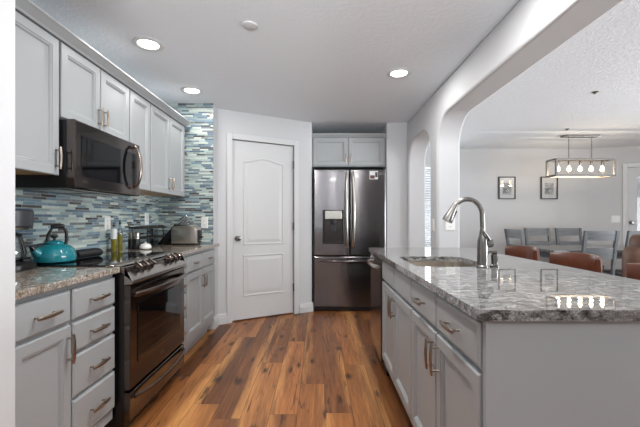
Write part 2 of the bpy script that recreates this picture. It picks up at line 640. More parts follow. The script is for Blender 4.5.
def text_bm(txt, size, c, U, V, N, depth=0.0006):
    """lettering as mesh, centred on c, in plane U,V"""
    cu = bpy.data.curves.new('lettering', 'FONT')
    cu.body = txt
    cu.size = size
    cu.extrude = depth
    cu.align_x = 'CENTER'
    cu.align_y = 'CENTER'
    to = bpy.data.objects.new('lettering_source', cu)
    COL.objects.link(to)
    bpy.context.view_layer.update()
    me = bpy.data.meshes.new_from_object(to.evaluated_get(bpy.context.evaluated_depsgraph_get()))
    bpy.data.objects.remove(to)
    bm = B()
    bm.from_mesh(me)
    bpy.data.meshes.remove(me)
    U, V, N, c = Vector(U), Vector(V), Vector(N), Vector(c)
    for v in bm.verts:
        v.co = c + U * v.co.x + V * v.co.y + N * v.co.z
    return bm


def badge(bm_parent, c, U, V, N, s, parent, mat):
    """small round emblem with two letters after it"""
    bm = text_bm('LG', s, Vector(c) + Vector(U) * s * 0.65, U, V, N)
    lathe(bm, [(s * 0.42, 0), (s * 0.42, 0.0008), (s * 0.30, 0.0008), (s * 0.30, 0)], Vector(c) - Vector(U) * s * 0.55, 16, False, False, 0, (U, V, N))
    obj('logo', bm, mat, parent, smooth=False)


# ------------------------------------------------------------------ the setting
CEIL = 2.384
struct('floor', box(B(), -1.9, 7.0, -2.8, 6.3, -0.08, 0.0), M['floor'], 'brown wide plank wood floor running down the kitchen aisle', 'floor', smooth=False)
struct('ceiling', box(B(), -1.9, 1.33, -2.8, 6.3, CEIL, CEIL + 0.1), M['ceiling'], 'pale grey textured kitchen ceiling with recessed lights', 'ceiling', smooth=False)
bm = B()
prism(bm, [(1.33, -2.8, CEIL), (1.33, -2.8, CEIL + 0.1), (1.33, 6.3, CEIL + 0.1), (1.33, 6.3, CEIL - 0.008), (1.33, 4.90, CEIL - 0.008), (1.33, 4.86, CEIL)], (5.67, 0, 0))
struct('ceiling', bm, M['ceiling'], 'textured dining room ceiling beyond the arch', 'ceiling', smooth=False)

struct('wall_left', box(B(), -1.80, -1.704, -2.7, 5.3, 0, CEIL), M['wall'], 'kitchen wall behind the range and grey cabinets', 'wall', smooth=False)
struct('wall_end', box(B(), -1.704, -1.040, 1.08, 1.20, 0, CEIL), M['wall'], 'pale wall end beside the near end of the cabinet run', 'wall', bevel=0.003, smooth=False)
bm = prism(B(), [(-1.704, 3.70, 0), (-1.115, 3.70, 0), (-1.115, 3.86, 0), (-1.168, 3.957, 0), (-1.704, 3.957, 0)], (0, 0, CEIL))
struct('wall_corner', bm, M['wall'], 'short wall carrying the tall mosaic strip beside the pantry', 'wall', smooth=False)

# pantry wall, running off at an angle from A to B
A = Vector((-1.115, 3.86, 0))
Bp = Vector((-0.09, 4.42, 0))
D = (Bp - A).normalized()
Nn = Vector((D.y, -D.x, 0))
LEN = (Bp - A).length
T0, T1, DH = 0.150, 0.927, 2.072


def pw(t, z, d=0.0):
    return A + D * t + Z * z + Nn * d


bm = prism(B(), [pw(t, z) for t, z in ((0, 0), (T0, 0), (T0, DH), (T1, DH), (T1, 0), (LEN, 0), (LEN, CEIL), (0, CEIL))], -Nn * 0.11)
struct('wall_pantry', bm, M['wall'], 'angled grey wall around the white pantry door', 'wall', smooth=False)
q = Bp - Nn * 0.11
bm = prism(B(), [(Bp.x, Bp.y, 0), (Bp.x, 5.2, 0), (-0.2, 5.2, 0), (-0.2, q.y - 0.03, 0), (q.x, q.y, 0)], (0, 0, CEIL))
struct('wall_alcove', bm, M['wall'], 'side wall of the fridge alcove', 'wall', smooth=False)
struct('wall_back', box(B(), -1.704, 0.857, 5.2, 5.3, 0, CEIL), M['wall'], 'wall behind the fridge', 'wall', smooth=False)
struct('wall_return', box(B(), 0.857, 1.33, 4.43, 6.1, 0, CEIL), M['wall'], 'grey wall between the fridge and the narrow arch', 'wall', smooth=False)


def arch_pts(y0, y1, h, r, n=10):
    """opening outline from (y1, 0) up and over to (y0, 0)"""
    out = [(y1, 0)]
    for i in range(n + 1):
        a = PI / 2 * i / n
        out.append((y1 - r + r * math.cos(a), h - r + r * math.sin(a)))
    for i in range(n + 1):
        a = PI / 2 * (1 + i / n)
        out.append((y0 + r + r * math.cos(a), h - r + r * math.sin(a)))
    out.append((y0, 0))
    return out


pts = [(4.43, 0)] + arch_pts(3.50, 4.365, 2.115, 0.30) + arch_pts(-1.2, 3.29, 2.105, 0.27) + [(-2.6, 0), (-2.6, CEIL), (4.43, CEIL)]
bm = prism(B(), [(1.11, y, z) for y, z in pts], (0.22, 0, 0))
struct('wall_right', bm, M['wall'], 'thick grey wall with a wide arch over the island and a narrow arch', 'wall', bevel=0.022, seg=3)

# wall behind the camera, with openings for an added window and patio door
bm = B()
for x0, x1, z0, z1 in ((-1.704, -1.1, 0, CEIL), (-1.1, 1.1, 0, 0.8), (-1.1, 1.1, 2.2, CEIL), (1.1, 2.4, 0, CEIL), (2.4, 5.6, 2.2, CEIL), (5.6, 6.8, 0, CEIL)):
    box(bm, x0, x1, -2.7, -2.6, z0, z1)
struct('wall_behind', bm, M['wall'], 'wall behind the viewer with openings for added window and patio door', 'wall', smooth=False)
bm = B()
for y0, y1, z0, z1 in ((-2.6, 0.4, 0, CEIL), (0.4, 4.0, 0, 0.55), (0.4, 4.0, 2.15, CEIL), (4.0, 5.3, 0, CEIL)):
    box(bm, 6.70, 6.80, y0, y1, z0, z1)
struct('wall_side', bm, M['wall'], 'dining room side wall with an opening for an added window', 'wall', smooth=False)
# dining back wall with a window behind the narrow arch
bm = B()
for x0, x1, z0, z1 in ((1.33, 1.45, 0, CEIL), (1.45, 2.15, 0, 0.35), (1.45, 2.15, 2.1, CEIL), (2.15, 4.63, 0, CEIL)):
    box(bm, x0, x1, 6.0, 6.1, z0, z1)
struct('wall_dining', bm, M['wall'], 'grey dining room wall with two framed pictures', 'wall', smooth=False)
E = Vector((4.63, 6.0, 0))
DE = Vector((0.9315, -0.3639, 0)).normalized()
NE = Vector((DE.y, -DE.x, 0))


def dw(t, z, d=0.0):
    return E + DE * t + Z * z + NE * d


bm = prism(B(), [dw(t, z) for t, z in ((0, 0), (0.52, 0), (0.52, 2.03), (1.40, 2.03), (1.40, 0), (2.25, 0), (2.25, CEIL), (0, CEIL))], -NE * 0.1)
struct('wall_patio', bm, M['wall'], 'angled dining room wall with a glazed white door', 'wall', smooth=False)


def window(n, O, U, N, w, h, label, bars=1, blind=False):
    O, U, N = Vector(O), Vector(U), Vector(N)
    r = thing('window_%d' % n, label, 'window', O)
    r['kind'] = 'structure'
    bm = B()
    t = 0.05
    for u0, u1, v0, v1 in ((0, w, 0, t), (0, w, h - t, h), (0, t, t, h - t), (w - t, w, t, h - t)):
        obox(bm, O + U * (u0 + u1) / 2 + Z * (v0 + v1) / 2, (U, Z, N), ((u1 - u0) / 2, (v1 - v0) / 2, 0.03))
    for k in range(bars):
        u = w * (k + 1) / (bars + 1)
        obox(bm, O + U * u + Z * h / 2, (U, Z, N), (0.02, h / 2 - t, 0.025))
    obj('window_frame', bm, M['white'], r, smooth=False)
    obj('window_pane', obox(B(), O + U * w / 2 + Z * h / 2 - N * 0.005, (U, Z, N), (w / 2 - t, h / 2 - t, 0.003)), M['glass'], r, smooth=False)
    if blind:
        bm = B()
        k = 0.06
        while k < h - 0.06:
            obox(bm, O + U * w / 2 + Z * k + N * 0.05, (U, (Z * 0.35 + N * 0.95), (N * 0.35 - Z * 0.95)), (w / 2 - 0.04, 0.021, 0.0012))
            k += 0.042
        obj('blind', bm, M['blind'], r, smooth=False)
    return r


window(1, (-1.1, -2.65, 0.8), (1, 0, 0), (0, 1, 0), 2.2, 1.4, 'added white framed kitchen window, unseen behind the viewer')  # unseen window, added as an opening for light from behind
window(2, (2.4, -2.65, 0.0), (1, 0, 0), (0, 1, 0), 3.2, 2.2, 'added white framed glass patio door, unseen behind the viewer')  # unseen patio door, added to let light into the dining room
window(3, (6.75, 0.4, 0.55), (0, 1, 0), (-1, 0, 0), 3.6, 1.6, 'added white framed dining window, unseen on the side wall', 2)  # unseen side window, added as an opening for light
window(4, (1.45, 6.05, 0.35), (1, 0, 0), (0, -1, 0), 0.70, 1.75, 'bright window with white blinds seen through the narrow arch', 0, True)


def baseboard(n, side, p0, p1, nrm, label):
    p0, p1, nrm = Vector(p0), Vector(p1), Vector(nrm)
    prof = [(0, 0), (0.016, 0), (0.016, 0.075), (0.012, 0.082), (0.012, 0.098), (0.006, 0.112), (0.006, 0.12), (0, 0.12)]
    bm = prism(B(), [p0 + nrm * (d + 0.0005) + Z * (z + 0.0005) for d, z in prof], p1 - p0)
    struct('baseboard_' + side, bm, M['white'], label, 'baseboard', smooth=False)


baseboard(1, 'pantry_left', pw(-0.012, 0), pw(0.0985, 0), Nn, 'short white baseboard between the cabinets and pantry door casing')
baseboard(2, 'pantry_right', pw(0.9955, 0), pw(LEN + 0.012, 0), Nn, 'short white baseboard between pantry door casing and fridge')
baseboard(3, 'corner', (-1.115, 3.705, 0), (-1.115, 3.848, 0), (1, 0, 0), 'tiny white baseboard return behind the cabinet end')
baseboard(4, 'return', (0.86, 4.43, 0), (1.10, 4.43, 0), (0, -1, 0), 'white baseboard right of the fridge')
baseboard(5, 'dining', (2.2, 6.0, 0), (4.6, 6.0, 0), (0, -1, 0), 'white baseboard under the framed pictures')

# backsplash mosaic
struct('trim_1', box(B(), -1.7035, -1.694, 1.20, 3.69, 0.905, 1.42), M['tile_y'], 'blue grey strip mosaic backsplash behind the range', 'backsplash', smooth=False)
struct('trim_2', box(B(), -1.7035, -1.117, 3.690, 3.6995, 0.905, CEIL), M['tile_x'], 'tall strip mosaic panel running up to the ceiling', 'backsplash', smooth=False)
# crown on the wall cabinets
bm = prism(B(), [(x, 1.20, z) for x, z in ((-1.695, 2.118), (-1.372, 2.118), (-1.366, 2.128), (-1.335, 2.154), (-1.328, 2.158), (-1.328, 2.170), (-1.695, 2.170))], (0, 2.42, 0))
struct('trim_3', bm, M['cab'], 'grey crown moulding along the top of the wall cabinets', 'crown moulding', smooth=False)

# pantry door
dr = thing('door_1', 'white two panel arched pantry door in white casing', 'door', pw(0.54, 0))
dr['kind'] = 'structure'
bm = prism(B(), [pw(t, z, -0.02) for t, z in ((T0 + 0.012, 0.014), (T1 - 0.012, 0.014), (T1 - 0.012, 2.060), (T0 + 0.012, 2.060))], -Nn * 0.035)
leaf = obj('door_leaf', bm, M['white'], dr, bevel=0.002, smooth=False)


def arch_panel(bm, t0, t1, z0, z1, arch, prof, n=16):
    rings = []
    for a, d in prof:
        ring = [pw(t0 + a, z0 + a, -0.02 + d), pw(t1 - a, z0 + a, -0.02 + d)]
        for i in range(n + 1):
            s = i / n
            t = t1 - a - (t1 - t0 - 2 * a) * s
            hump = arch * (0.5 - 0.5 * math.cos(2 * PI * s)) ** 0.9
            ring.append(pw(t, z1 - a + hump, -0.02 + d))
        rings.append(ring)
    return loft(bm, rings, cap0=False)


PP = [(0, 0.0), (0.004, 0.008), (0.014, 0.009), (0.022, 0.0008), (0.032, 0.0008), (0.062, 0.007)]
dw_ = T1 - T0 - 0.024
tl, tr = T0 + 0.012 + 0.125, T1 - 0.012 - 0.125
obj('panel', arch_panel(B(), tl, tr, 0.865, 1.835, 0.045, PP), M['white'], dr, smooth=False)
obj('panel', arch_panel(B(), tl, tr, 0.275, 0.755, 0.0, PP), M['white'], dr, smooth=False)
bm = B()
CW = 0.062
for (t0, t1, z0, z1) in ((T0 - CW + 0.008, T0 + 0.008, 0.001, DH + CW - 0.008), (T1 - 0.008, T1 + CW - 0.008, 0.001, DH + CW - 0.008), (T0 + 0.008, T1 - 0.008, DH - 0.008, DH + CW - 0.008)):
    prism(bm, [pw(t, z, 0.0006) for t, z in ((t0, z0), (t1, z0), (t1, z1), (t0, z1))], Nn * 0.017)
obj('door_casing', bm, M['white'], dr, bevel=0.005, smooth=False)
kc = pw(T0 + 0.012 + 0.062, 0.945, -0.02)
kb = lathe(B(), [(0.030, 0.0005), (0.030, 0.006), (0.012, 0.009), (0.010, 0.030), (0.024, 0.040), (0.029, 0.054), (0.024, 0.066), (0.004, 0.070)], kc, 20, axes=(D, Z, Nn))
obj('door_knob', kb, M['chrome'], dr)
for hz in (1.83, 1.08, 0.33):
    bm = B()
    tube(bm, [pw(T1 - 0.010, hz - 0.048, 0.004), pw(T1 - 0.010, hz + 0.048, 0.004)], 0.009, 10)
    obox(bm, pw(T1 - 0.010, hz, -0.006), (D, Z, Nn), (0.003, 0.044, 0.011))
    obj('hinge', bm, M['dark_hinge'], dr)

# glazed dining door
d2 = thing('door_2', 'white dining room door with blinds behind its glass', 'door', dw(0.96, 0))
d2['kind'] = 'structure'
bm = B()
for t0, t1, z0, z1 in ((0.535, 0.66, 0.014, 2.018), (1.26, 1.385, 0.014, 2.018), (0.66, 1.26, 0.014, 0.25), (0.66, 1.26, 1.87, 2.018)):
    prism(bm, [dw(t, z, -0.02) for t, z in ((t0, z0), (t1, z0), (t1, z1), (t0, z1))], -NE * 0.035)
obj('door_leaf', bm, M['white'], d2, smooth=False)
obj('glass_pane', prism(B(), [dw(t, z, -0.028) for t, z in ((0.66, 0.25), (1.26, 0.25), (1.26, 1.87), (0.66, 1.87))], -NE * 0.004), M['glass'], d2, smooth=False)
bm = B()
z = 0.28
while z < 1.85:
    obox(bm, dw(0.96, z, -0.043), (DE, Z * 0.9 + NE * 0.35, NE * 0.9 - Z * 0.35), (0.292, 0.018, 0.001))
    z += 0.036
obj('blind', bm, M['blind'], d2, smooth=False)
bm = B()
for (t0, t1, z0, z1) in ((0.455, 0.528, 0.001, 2.095), (1.392, 1.465, 0.001, 2.095), (0.528, 1.392, 2.022, 2.095)):
    prism(bm, [dw(t, z, 0.0006) for t, z in ((t0, z0), (t1, z0), (t1, z1), (t0, z1))], NE * 0.017)
obj('door_casing', bm, M['white'], d2, bevel=0.005, smooth=False)
obj('door_knob', lathe(B(), [(0.032, 0.0005), (0.032, 0.006), (0.012, 0.010), (0.010, 0.03), (0.026, 0.04), (0.03, 0.054), (0.02, 0.066)], dw(0.585, 1.11, -0.02), 16, axes=(DE, Z, NE)), M['chrome'], d2)

# ------------------------------------------------------------------ left run: base cabinets
XL, XF = -1.693, -1.090           # back and face-frame front of the base cabinets
PX, UY = Vector((1, 0, 0)), Vector((0, 1, 0))


def base_body(root, y0, y1):
    box_bm = B()
    box(box_bm, XL, XF, y0 + 0.001, y1 - 0.001, 0.11, 0.878)
    obj('cabinet_body', box_bm, M['cab'], root, smooth=False)
    obj('toe_kick', box(B(), XL, -1.155, y0 + 0.001, y1 - 0.001, 0.001, 0.1095), M['cab'], root, smooth=False)


def lfront(root, y0, y1, z0, z1, kind, hy=None, hz=None, hlen=0.125):
    O = (XF + 0.0205, y0, z0)
    if kind == 'drawer':
        return add_door(root, O, UY, PX, y1 - y0, z1 - z0, (y1 - y0) / 2, (z1 - z0) / 2, False, 'drawer', DRAWER, hlen)
    return add_door(root, O, UY, PX, y1 - y0, z1 - z0, hy - y0, hz - z0, True, 'door', DOOR, hlen)


DZ = ((0.72, 0.855), (0.575, 0.705), (0.380, 0.560), (0.175, 0.365))
c = thing('base_cabinet', 'grey base cabinet with one drawer over a door, beside the pale wall end', 'cabinet', (-1.4, 1.36, 0))
base_body(c, 1.205, 1.518)
lfront(c, 1.212, 1.512, 0.72, 0.855, 'drawer')
lfront(c, 1.212, 1.512, 0.175, 0.705, 'door', 1.487, 0.61)
c = thing('drawer_cabinet', 'grey cabinet of four drawers just before the black range', 'cabinet', (-1.4, 1.68, 0))
base_body(c, 1.518, 1.848)
for z0, z1 in DZ:
    lfront(c, 1.526, 1.840, z0, z1, 'drawer')
c = thing('drawer_cabinet', 'narrow grey cabinet of four drawers just past the black range', 'cabinet', (-1.4, 2.72, 0))
base_body(c, 2.618, 2.835)
for z0, z1 in DZ:
    lfront(c, 2.626, 2.829, z0, z1, 'drawer', hlen=0.09)
c = thing('base_cabinet', 'grey base cabinet with two drawers over two doors below the toaster', 'cabinet', (-1.4, 3.22, 0))
base_body(c, 2.835, 3.62)
for y0, y1, hy in ((2.845, 3.215, 3.19), (3.225, 3.60, 3.25)):
    lfront(c, y0, y1, 0.72, 0.855, 'drawer', hlen=0.10)
    lfront(c, y0, y1, 0.175, 0.705, 'door', hy, 0.605)

bm = box(B(), -1.6925, -1.05, 1.202, 1.850, 0.8795, 0.910)
tag(obj('countertop', bm, M['granite_warm'], bevel=0.004, smooth=False), 'speckled granite countertop holding the coffee maker', 'countertop')
bm = box(B(), -1.6925, -1.05, 2.616, 3.688, 0.8795, 0.910)
tag(obj('countertop', bm, M['granite_warm'], bevel=0.004, smooth=False), 'speckled granite countertop holding the toaster and bottles', 'countertop')

# ------------------------------------------------------------------ wall cabinets
WF = -1.395


def wall_cab(label, y0, y1, z0, doors, z1=2.117):
    r = thing('wall_cabinet', label, 'cabinet', (-1.55, (y0 + y1) / 2, z0), None)
    obj('cabinet_body', box(B(), XL, WF, y0 + 0.001, y1 - 0.001, z0, z1, 0, 1), [M['cab'], M['cab_wood']], r, smooth=False)
    for a, b, hy, hz in doors:
        add_door(r, (WF + 0.0205, a, z0 + 0.004 if z0 > 1.5 else z0 - 0.004), UY, PX, b - a, 2.108 - (z0 + 0.004 if z0 > 1.5 else z0 - 0.004), hy - a, hz - z0, True, 'door', DOOR, 0.115)


wall_cab('tall single door grey wall cabinet over the coffee maker', 1.205, 1.860, 1.397, ((1.215, 1.853, 1.826, 1.485),))
wall_cab('short two door grey wall cabinet over the microwave', 1.860, 2.545, 1.705, ((1.868, 2.200, 2.176, 1.795), (2.208, 2.538, 2.232, 1.795)))
wall_cab('narrow single door grey wall cabinet just past the microwave', 2.545, 2.862, 1.397, ((2.555, 2.855, 2.582, 1.49),))
wall_cab('two door grey wall cabinet beside the tall mosaic strip', 2.862, 3.590, 1.397, ((2.870, 3.222, 3.195, 1.49), (3.230, 3.582, 3.257, 1.49)))

# ------------------------------------------------------------------ range
RY0, RY1 = 1.857, 2.610
r = thing('kitchen_range', 'black stainless slide-in range with bronze knobs between the drawers', 'range', (-1.35, 2.23, 0))
obj('range_body', box(B(), -1.655, -1.035, RY0 + 0.004, RY1 - 0.004, 0.035, 0.905), M['black_steel_dark'], r, bevel=0.003, smooth=False)
for y in (RY0 + 0.06, RY1 - 0.06):
    for x in (-1.60, -1.10):
        obj('foot', lathe(B(), [(0.018, 0.0005), (0.018, 0.034)], (x, y, 0), 10), M['black'], r)
obj('cooktop', box(B(), -1.655, -1.135, RY0, RY1, 0.9055, 0.917), M['black_gloss'], r, bevel=0.002, smooth=False)
for x, y, rr in ((-1.50, 2.02, 0.085), (-1.27, 2.05, 0.105), (-1.50, 2.43, 0.075), (-1.27, 2.43, 0.09)):
    bm = lathe(B(), [(rr, 0.9171), (rr, 0.9173), (rr - 0.004, 0.9173), (rr - 0.004, 0.9171)], (x, y, 0), 32, False, False)
    obj('burner_ring', bm, M['dark_grey'], r)
prof = [(-1.135, 0.906), (-1.135, 0.919), (-1.105, 0.920), (-1.088, 0.914), (-0.995, 0.845), (-0.986, 0.832), (-0.988, 0.816), (-1.034, 0.812), (-1.034, 0.906)]
obj('control_panel', prism(B(), [(x, RY0 - 0.003, z) for x, z in prof], (0, RY1 - RY0 + 0.006, 0)), M['panel_steel'], r, bevel=0.004, smooth=False)
sl = Vector((0.093, 0, -0.069)).normalized()
nl = Vector((0.069, 0, 0.093)).normalized()
for y in (1.990, 2.070, 2.150, 2.385, 2.465, 2.545):
    c0 = Vector((-1.042, y, 0.8803))
    k = obj('knob', lathe(B(), [(0.029, 0.0), (0.029, 0.005), (0.024, 0.007), (0.023, 0.024), (0.020, 0.027), (0.004, 0.028)], c0, 20, axes=(sl, UY, nl)), M['black_steel_dark'], r)
    obj('knob_grip', obox(B(), c0 + nl * 0.031, (sl, UY, nl), (0.026, 0.0075, 0.007)), M['bronze_steel'], k, bevel=0.003)
od = obj('oven_door', front(B(), (-1.003, RY0 + 0.004, 0.252), UY, Z, PX, RY1 - RY0 - 0.008, 0.556, [(0, -0.031), (0, -0.004), (0.004, 0)]), M['range_steel'], r, smooth=False)
obj('oven_window', front(B(), (-1.0025, RY0 + 0.075, 0.375), UY, Z, PX, RY1 - RY0 - 0.15, 0.325, [(0, 0.0002), (0, 0.002), (0.006, 0.003)]), M['black_gloss'], od, smooth=False)
bow = []
for k in range(13):
    s = -1 + k / 6
    bow.append(s)


def bowed_bar(y0, y1, x0, out, z, a, b, sag=0.0):
    """wide flat handle that bows away from a door facing +X"""
    rings = []
    for s in bow:
        q = 1 - s * s
        p = Vector((x0 + 0.010 + out * q ** 0.7 if q > 0 else x0 + 0.010, (y0 + y1) / 2 + s * (y1 - y0) / 2, z - sag * q))
        rings.append([p + Vector((b * math.cos(t), 0, a * math.sin(t))) for t in [2 * PI * i / 12 for i in range(12)]])
    bmm = loft(B(), rings)
    for yy in (y0 + 0.012, y1 - 0.012):
        tube(bmm, [(x0 + 0.0008, yy, z), (x0 + 0.012, yy, z)], a * 0.8, 10)
    return bmm


obj('oven_handle', bowed_bar(RY0 + 0.03, RY1 - 0.03, -1.003, 0.045, 0.755, 0.014, 0.009), M['handle_dark'], od)
badge(None, (-1.0022, 2.235, 0.315), UY, Z, PX, 0.022, od, M['steel'])
dd = obj('warming_drawer', front(B(), (-1.003, RY0 + 0.004, 0.085), UY, Z, PX, RY1 - RY0 - 0.008, 0.150, [(0, -0.031), (0, -0.004), (0.004, 0)]), M['range_steel'], r, smooth=False)
obj('drawer_handle', bowed_bar(RY0 + 0.03, RY1 - 0.03, -1.003, 0.035, 0.205, 0.012, 0.008, 0.018), M['handle_dark'], dd)

# ------------------------------------------------------------------ microwave
MY0, MY1, MZ0, MZ1 = 1.868, 2.540, 1.325, 1.695
r = thing('microwave', 'black stainless over-the-range microwave with curved handle', 'microwave', (-1.5, 2.2, MZ0))
obj('microwave_case', box(B(), -1.692, -1.348, MY0, MY1, MZ0 + 0.004, MZ1), M['black'], r, bevel=0.003, smooth=False)
md = obj('microwave_door', front(B(), (-1.300, MY0, MZ0 + 0.004), UY, Z, PX, MY1 - MY0, MZ1 - MZ0 - 0.002, [(0, -0.046), (0, -0.006), (0.006, 0)]), M['range_steel'], r, smooth=False)
obj('microwave_window', front(B(), (-1.2995, MY0 + 0.045, MZ0 + 0.072), UY, Z, PX, 0.585, 0.225, [(0, 0.0002), (0, 0.0016), (0.004, 0.002)]), M['black_gloss'], md, smooth=False)
rings = []
for k in range(13):
    s = -1 + k / 6
    q = 1 - s * s
    p = Vector((-1.285 + 0.048 * q ** 0.6, MY1 - 0.105 - 0.0 * q, 1.522 + s * 0.150))
    rings.append([p + Vector((0.008 * math.cos(t), 0.013 * math.sin(t), 0)) for t in [2 * PI * i / 12 for i in range(12)]])
bm = loft(B(), rings)
for zz in (1.385, 1.659):
    tube(bm, [(-1.2985, MY1 - 0.105, zz), (-1.270, MY1 - 0.105, zz)], 0.008, 10)
obj('microwave_handle', bm, M['bronze_steel'], md)
badge(None, (-1.2992, MY0 + 0.075, MZ0 + 0.045), UY, Z, PX, 0.020, md, M['steel'])
bm = B()
for k in range(2):
    y = MY0 + 0.06 + k * 0.30
    box(bm, -1.62, -1.42, y, y + 0.25, MZ0 - 0.001, MZ0 + 0.0038)
obj('grease_filter', bm, M['steel'], r, smooth=False)
obj('cooktop_lamp', box(B(), -1.395, -1.365, MY0 + 0.08, MY1 - 0.08, MZ0 + 0.0005, MZ0 + 0.0038), M['light_grey'], r, smooth=False)

# ------------------------------------------------------------------ fridge
FX0, FX1, FY = -0.066, 0.840, 4.395
NY = Vector((0, -1, 0))
UX = Vector((1, 0, 0))
r = thing('refrigerator', 'tall black stainless french door fridge in the alcove', 'refrigerator', (0.387, 4.75, 0))
obj('fridge_case', box(B(), FX0 + 0.004, FX1 - 0.004, FY + 0.07, 5.14, 0.03, 1.775), M['black_matte'], r, bevel=0.004, smooth=False)
for x in (FX0 + 0.08, FX1 - 0.08):
    for y in (FY + 0.12, 5.08):
        obj('foot', lathe(B(), [(0.02, 0.0005), (0.02, 0.029)], (x, y, 0), 10), M['black'], r)
obj('kick_grille', box(B(), FX0 + 0.01, FX1 - 0.01, FY + 0.03, FY + 0.068, 0.012, 0.055), M['black'], r, smooth=False)
FP = [(0, -0.066), (0, -0.012), (0.004, -0.003), (0.012, 0)]
XM = (FX0 + FX1) / 2
ld = obj('fridge_door', front(B(), (FX0, FY, 0.705), UX, Z, NY, XM - FX0 - 0.003, 1.790 - 0.705, FP), M['black_steel'], r, smooth=False)
rd = obj('fridge_door', front(B(), (XM + 0.003, FY, 0.705), UX, Z, NY, FX1 - XM - 0.003, 1.790 - 0.705, FP), M['black_steel'], r, smooth=False)
fd = obj('freezer_drawer', front(B(), (FX0, FY, 0.060), UX, Z, NY, FX1 - FX0, 0.695 - 0.060, FP), M['black_steel'], r, smooth=False)


def fridge_handle(x, lean):
    rings = []
    for k in range(17):
        s = -1 + k / 8
        q = 1 - s * s
        p = Vector((x + lean * 0.012 * q, FY - 0.018 - 0.048 * q ** 0.6, 1.285 + s * 0.475))
        rings.append([p + Vector((0.017 * math.cos(t), 0.011 * math.sin(t), 0)) for t in [2 * PI * i / 12 for i in range(12)]])
    bmm = loft(B(), rings)
    for zz in (0.835, 1.735):
        tube(bmm, [(x, FY - 0.0008, zz), (x, FY - 0.034, zz)], 0.010, 10)
    return bmm


obj('fridge_handle', fridge_handle(XM - 0.036, -1), M['steel'], ld)
obj('fridge_handle', fridge_handle(XM + 0.036, 1), M['steel'], rd)
rings = []
for s in bow:
    q = 1 - s * s
    p = Vector((XM + s * 0.385, FY - 0.016 - 0.040 * q ** 0.5, 0.640))
    rings.append([p + Vector((0, 0.009 * math.cos(t), 0.013 * math.sin(t))) for t in [2 * PI * i / 12 for i in range(12)]])
bm = loft(B(), rings)
for xx in (XM - 0.372, XM + 0.372):
    tube(bm, [(xx, FY - 0.0008, 0.640), (xx, FY - 0.024, 0.640)], 0.010, 10)
obj('freezer_handle', bm, M['black_steel'], fd)
# water and ice dispenser
obj('dispenser_surround', front(B(), (0.046, FY - 0.0006, 0.855), UX, Z, NY, 0.265, 0.425, [(0, 0.0), (0, 0.004), (0.006, 0.006), (0.014, 0.006), (0.018, 0.001)]), M['black'], ld, smooth=False)
obj('dispenser_display', front(B(), (0.075, FY - 0.004, 1.165), UX, Z, NY, 0.21, 0.105, [(0, 0.0), (0, 0.012), (0.004, 0.014)]), M['steel'], ld, smooth=False)
obj('dispenser_tray', front(B(), (0.068, FY - 0.0015, 0.872), UX, Z, NY, 0.222, 0.285, [(0, 0.0), (0, 0.003), (0.010, 0.002)]), M['black_steel_dark'], ld, smooth=False)
bm = lathe(B(), [(0.030, 0), (0.038, 0.03), (0.040, 0.055)], (0.178, FY - 0.026, 1.105), 16)
obj('dispenser_nozzle', bm, M['dark_grey'], ld)
obj('dispenser_paddle', obox(B(), (0.178, FY - 0.014, 1.05), (UX, Z, NY), (0.032, 0.045, 0.005)), M['dark_grey'], ld, bevel=0.004)
st = obj('sticker', front(B(), (0.635, FY - 0.0006, 1.665), UX, Z, NY, 0.105, 0.105, [(0, 0.0), (0, 0.0012)]), M['label_white'], rd, smooth=False)
bm = B()
box(bm, 0.642, 0.700, FY - 0.0028, FY - 0.0019, 1.672, 1.715)
obj('sticker_print', bm, M['leather'], rd, smooth=False)
bm = box(B(), 0.705, 0.735, FY - 0.0028, FY - 0.0019, 1.69, 1.755)
obj('sticker_print', bm, M['dark_grey'], rd, smooth=False)
badge(None, (0.782, FY - 0.0012, 1.735), UX, Z, NY, 0.030, rd, M['steel'])

# cabinet over the fridge
r = thing('wall_cabinet', 'two door grey cabinet above the fridge', 'cabinet', (0.384, 4.75, 1.84))
CY = 4.50
obj('cabinet_body', box(B(), -0.086, 0.853, CY, 5.19, 1.840, 2.215), M['cab'], r, smooth=False)
for x0, x1, hx in ((-0.070, 0.370, 0.343), (0.380, 0.835, 0.408)):
    add_door(r, (x0, CY - 0.0205, 1.850), UX, NY, x1 - x0, 0.355, hx - x0, 0.095, True, 'door', DOOR, 0.11)
bm = prism(B(), [(-0.086, y, z) for y, z in ((CY + 0.3, 2.2155), (CY - 0.022, 2.2155), (CY - 0.026, 2.225), (CY - 0.048, 2.245), (CY - 0.048, 2.258), (CY + 0.3, 2.258))], (0.939, 0, 0))
obj('crown', bm, M['cab'], r, smooth=False)

# ------------------------------------------------------------------ island
IB = 0.482                # face-frame plane of the island cabinets, fronts 2 cm proud of it
NX = Vector((-1, 0, 0))


def island_cab(label, y0, y1, doors, handles_on_drawers):
    c = thing('island_cabinet', label, 'cabinet', (0.74, (y0 + y1) / 2, 0))
    obj('cabinet_body', box(B(), IB, 1.00, y0 + 0.001, y1 - 0.001, 0.10, 0.660), M['cab'], c, smooth=False)
    obj('face_frame', box(B(), IB, IB + 0.02, y0 + 0.001, y1 - 0.001, 0.6605, 0.878), M['cab'], c, smooth=False)
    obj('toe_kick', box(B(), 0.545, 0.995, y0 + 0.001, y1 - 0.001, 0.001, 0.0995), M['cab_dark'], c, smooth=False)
    for a, b, hy in doors:
        O = (IB - 0.0205, b, 0.728)
        add_door(c, O, -UY, NX, b - a, 0.132, (b - a) / 2 if handles_on_drawers else None, 0.066, False, 'drawer' if handles_on_drawers else 'false_drawer_front', DRAWER, 0.115)
        add_door(c, (IB - 0.0205, b, 0.150), -UY, NX, b - a, 0.560, b - hy, 0.470, True, 'door', DOOR, 0.125)
    return c


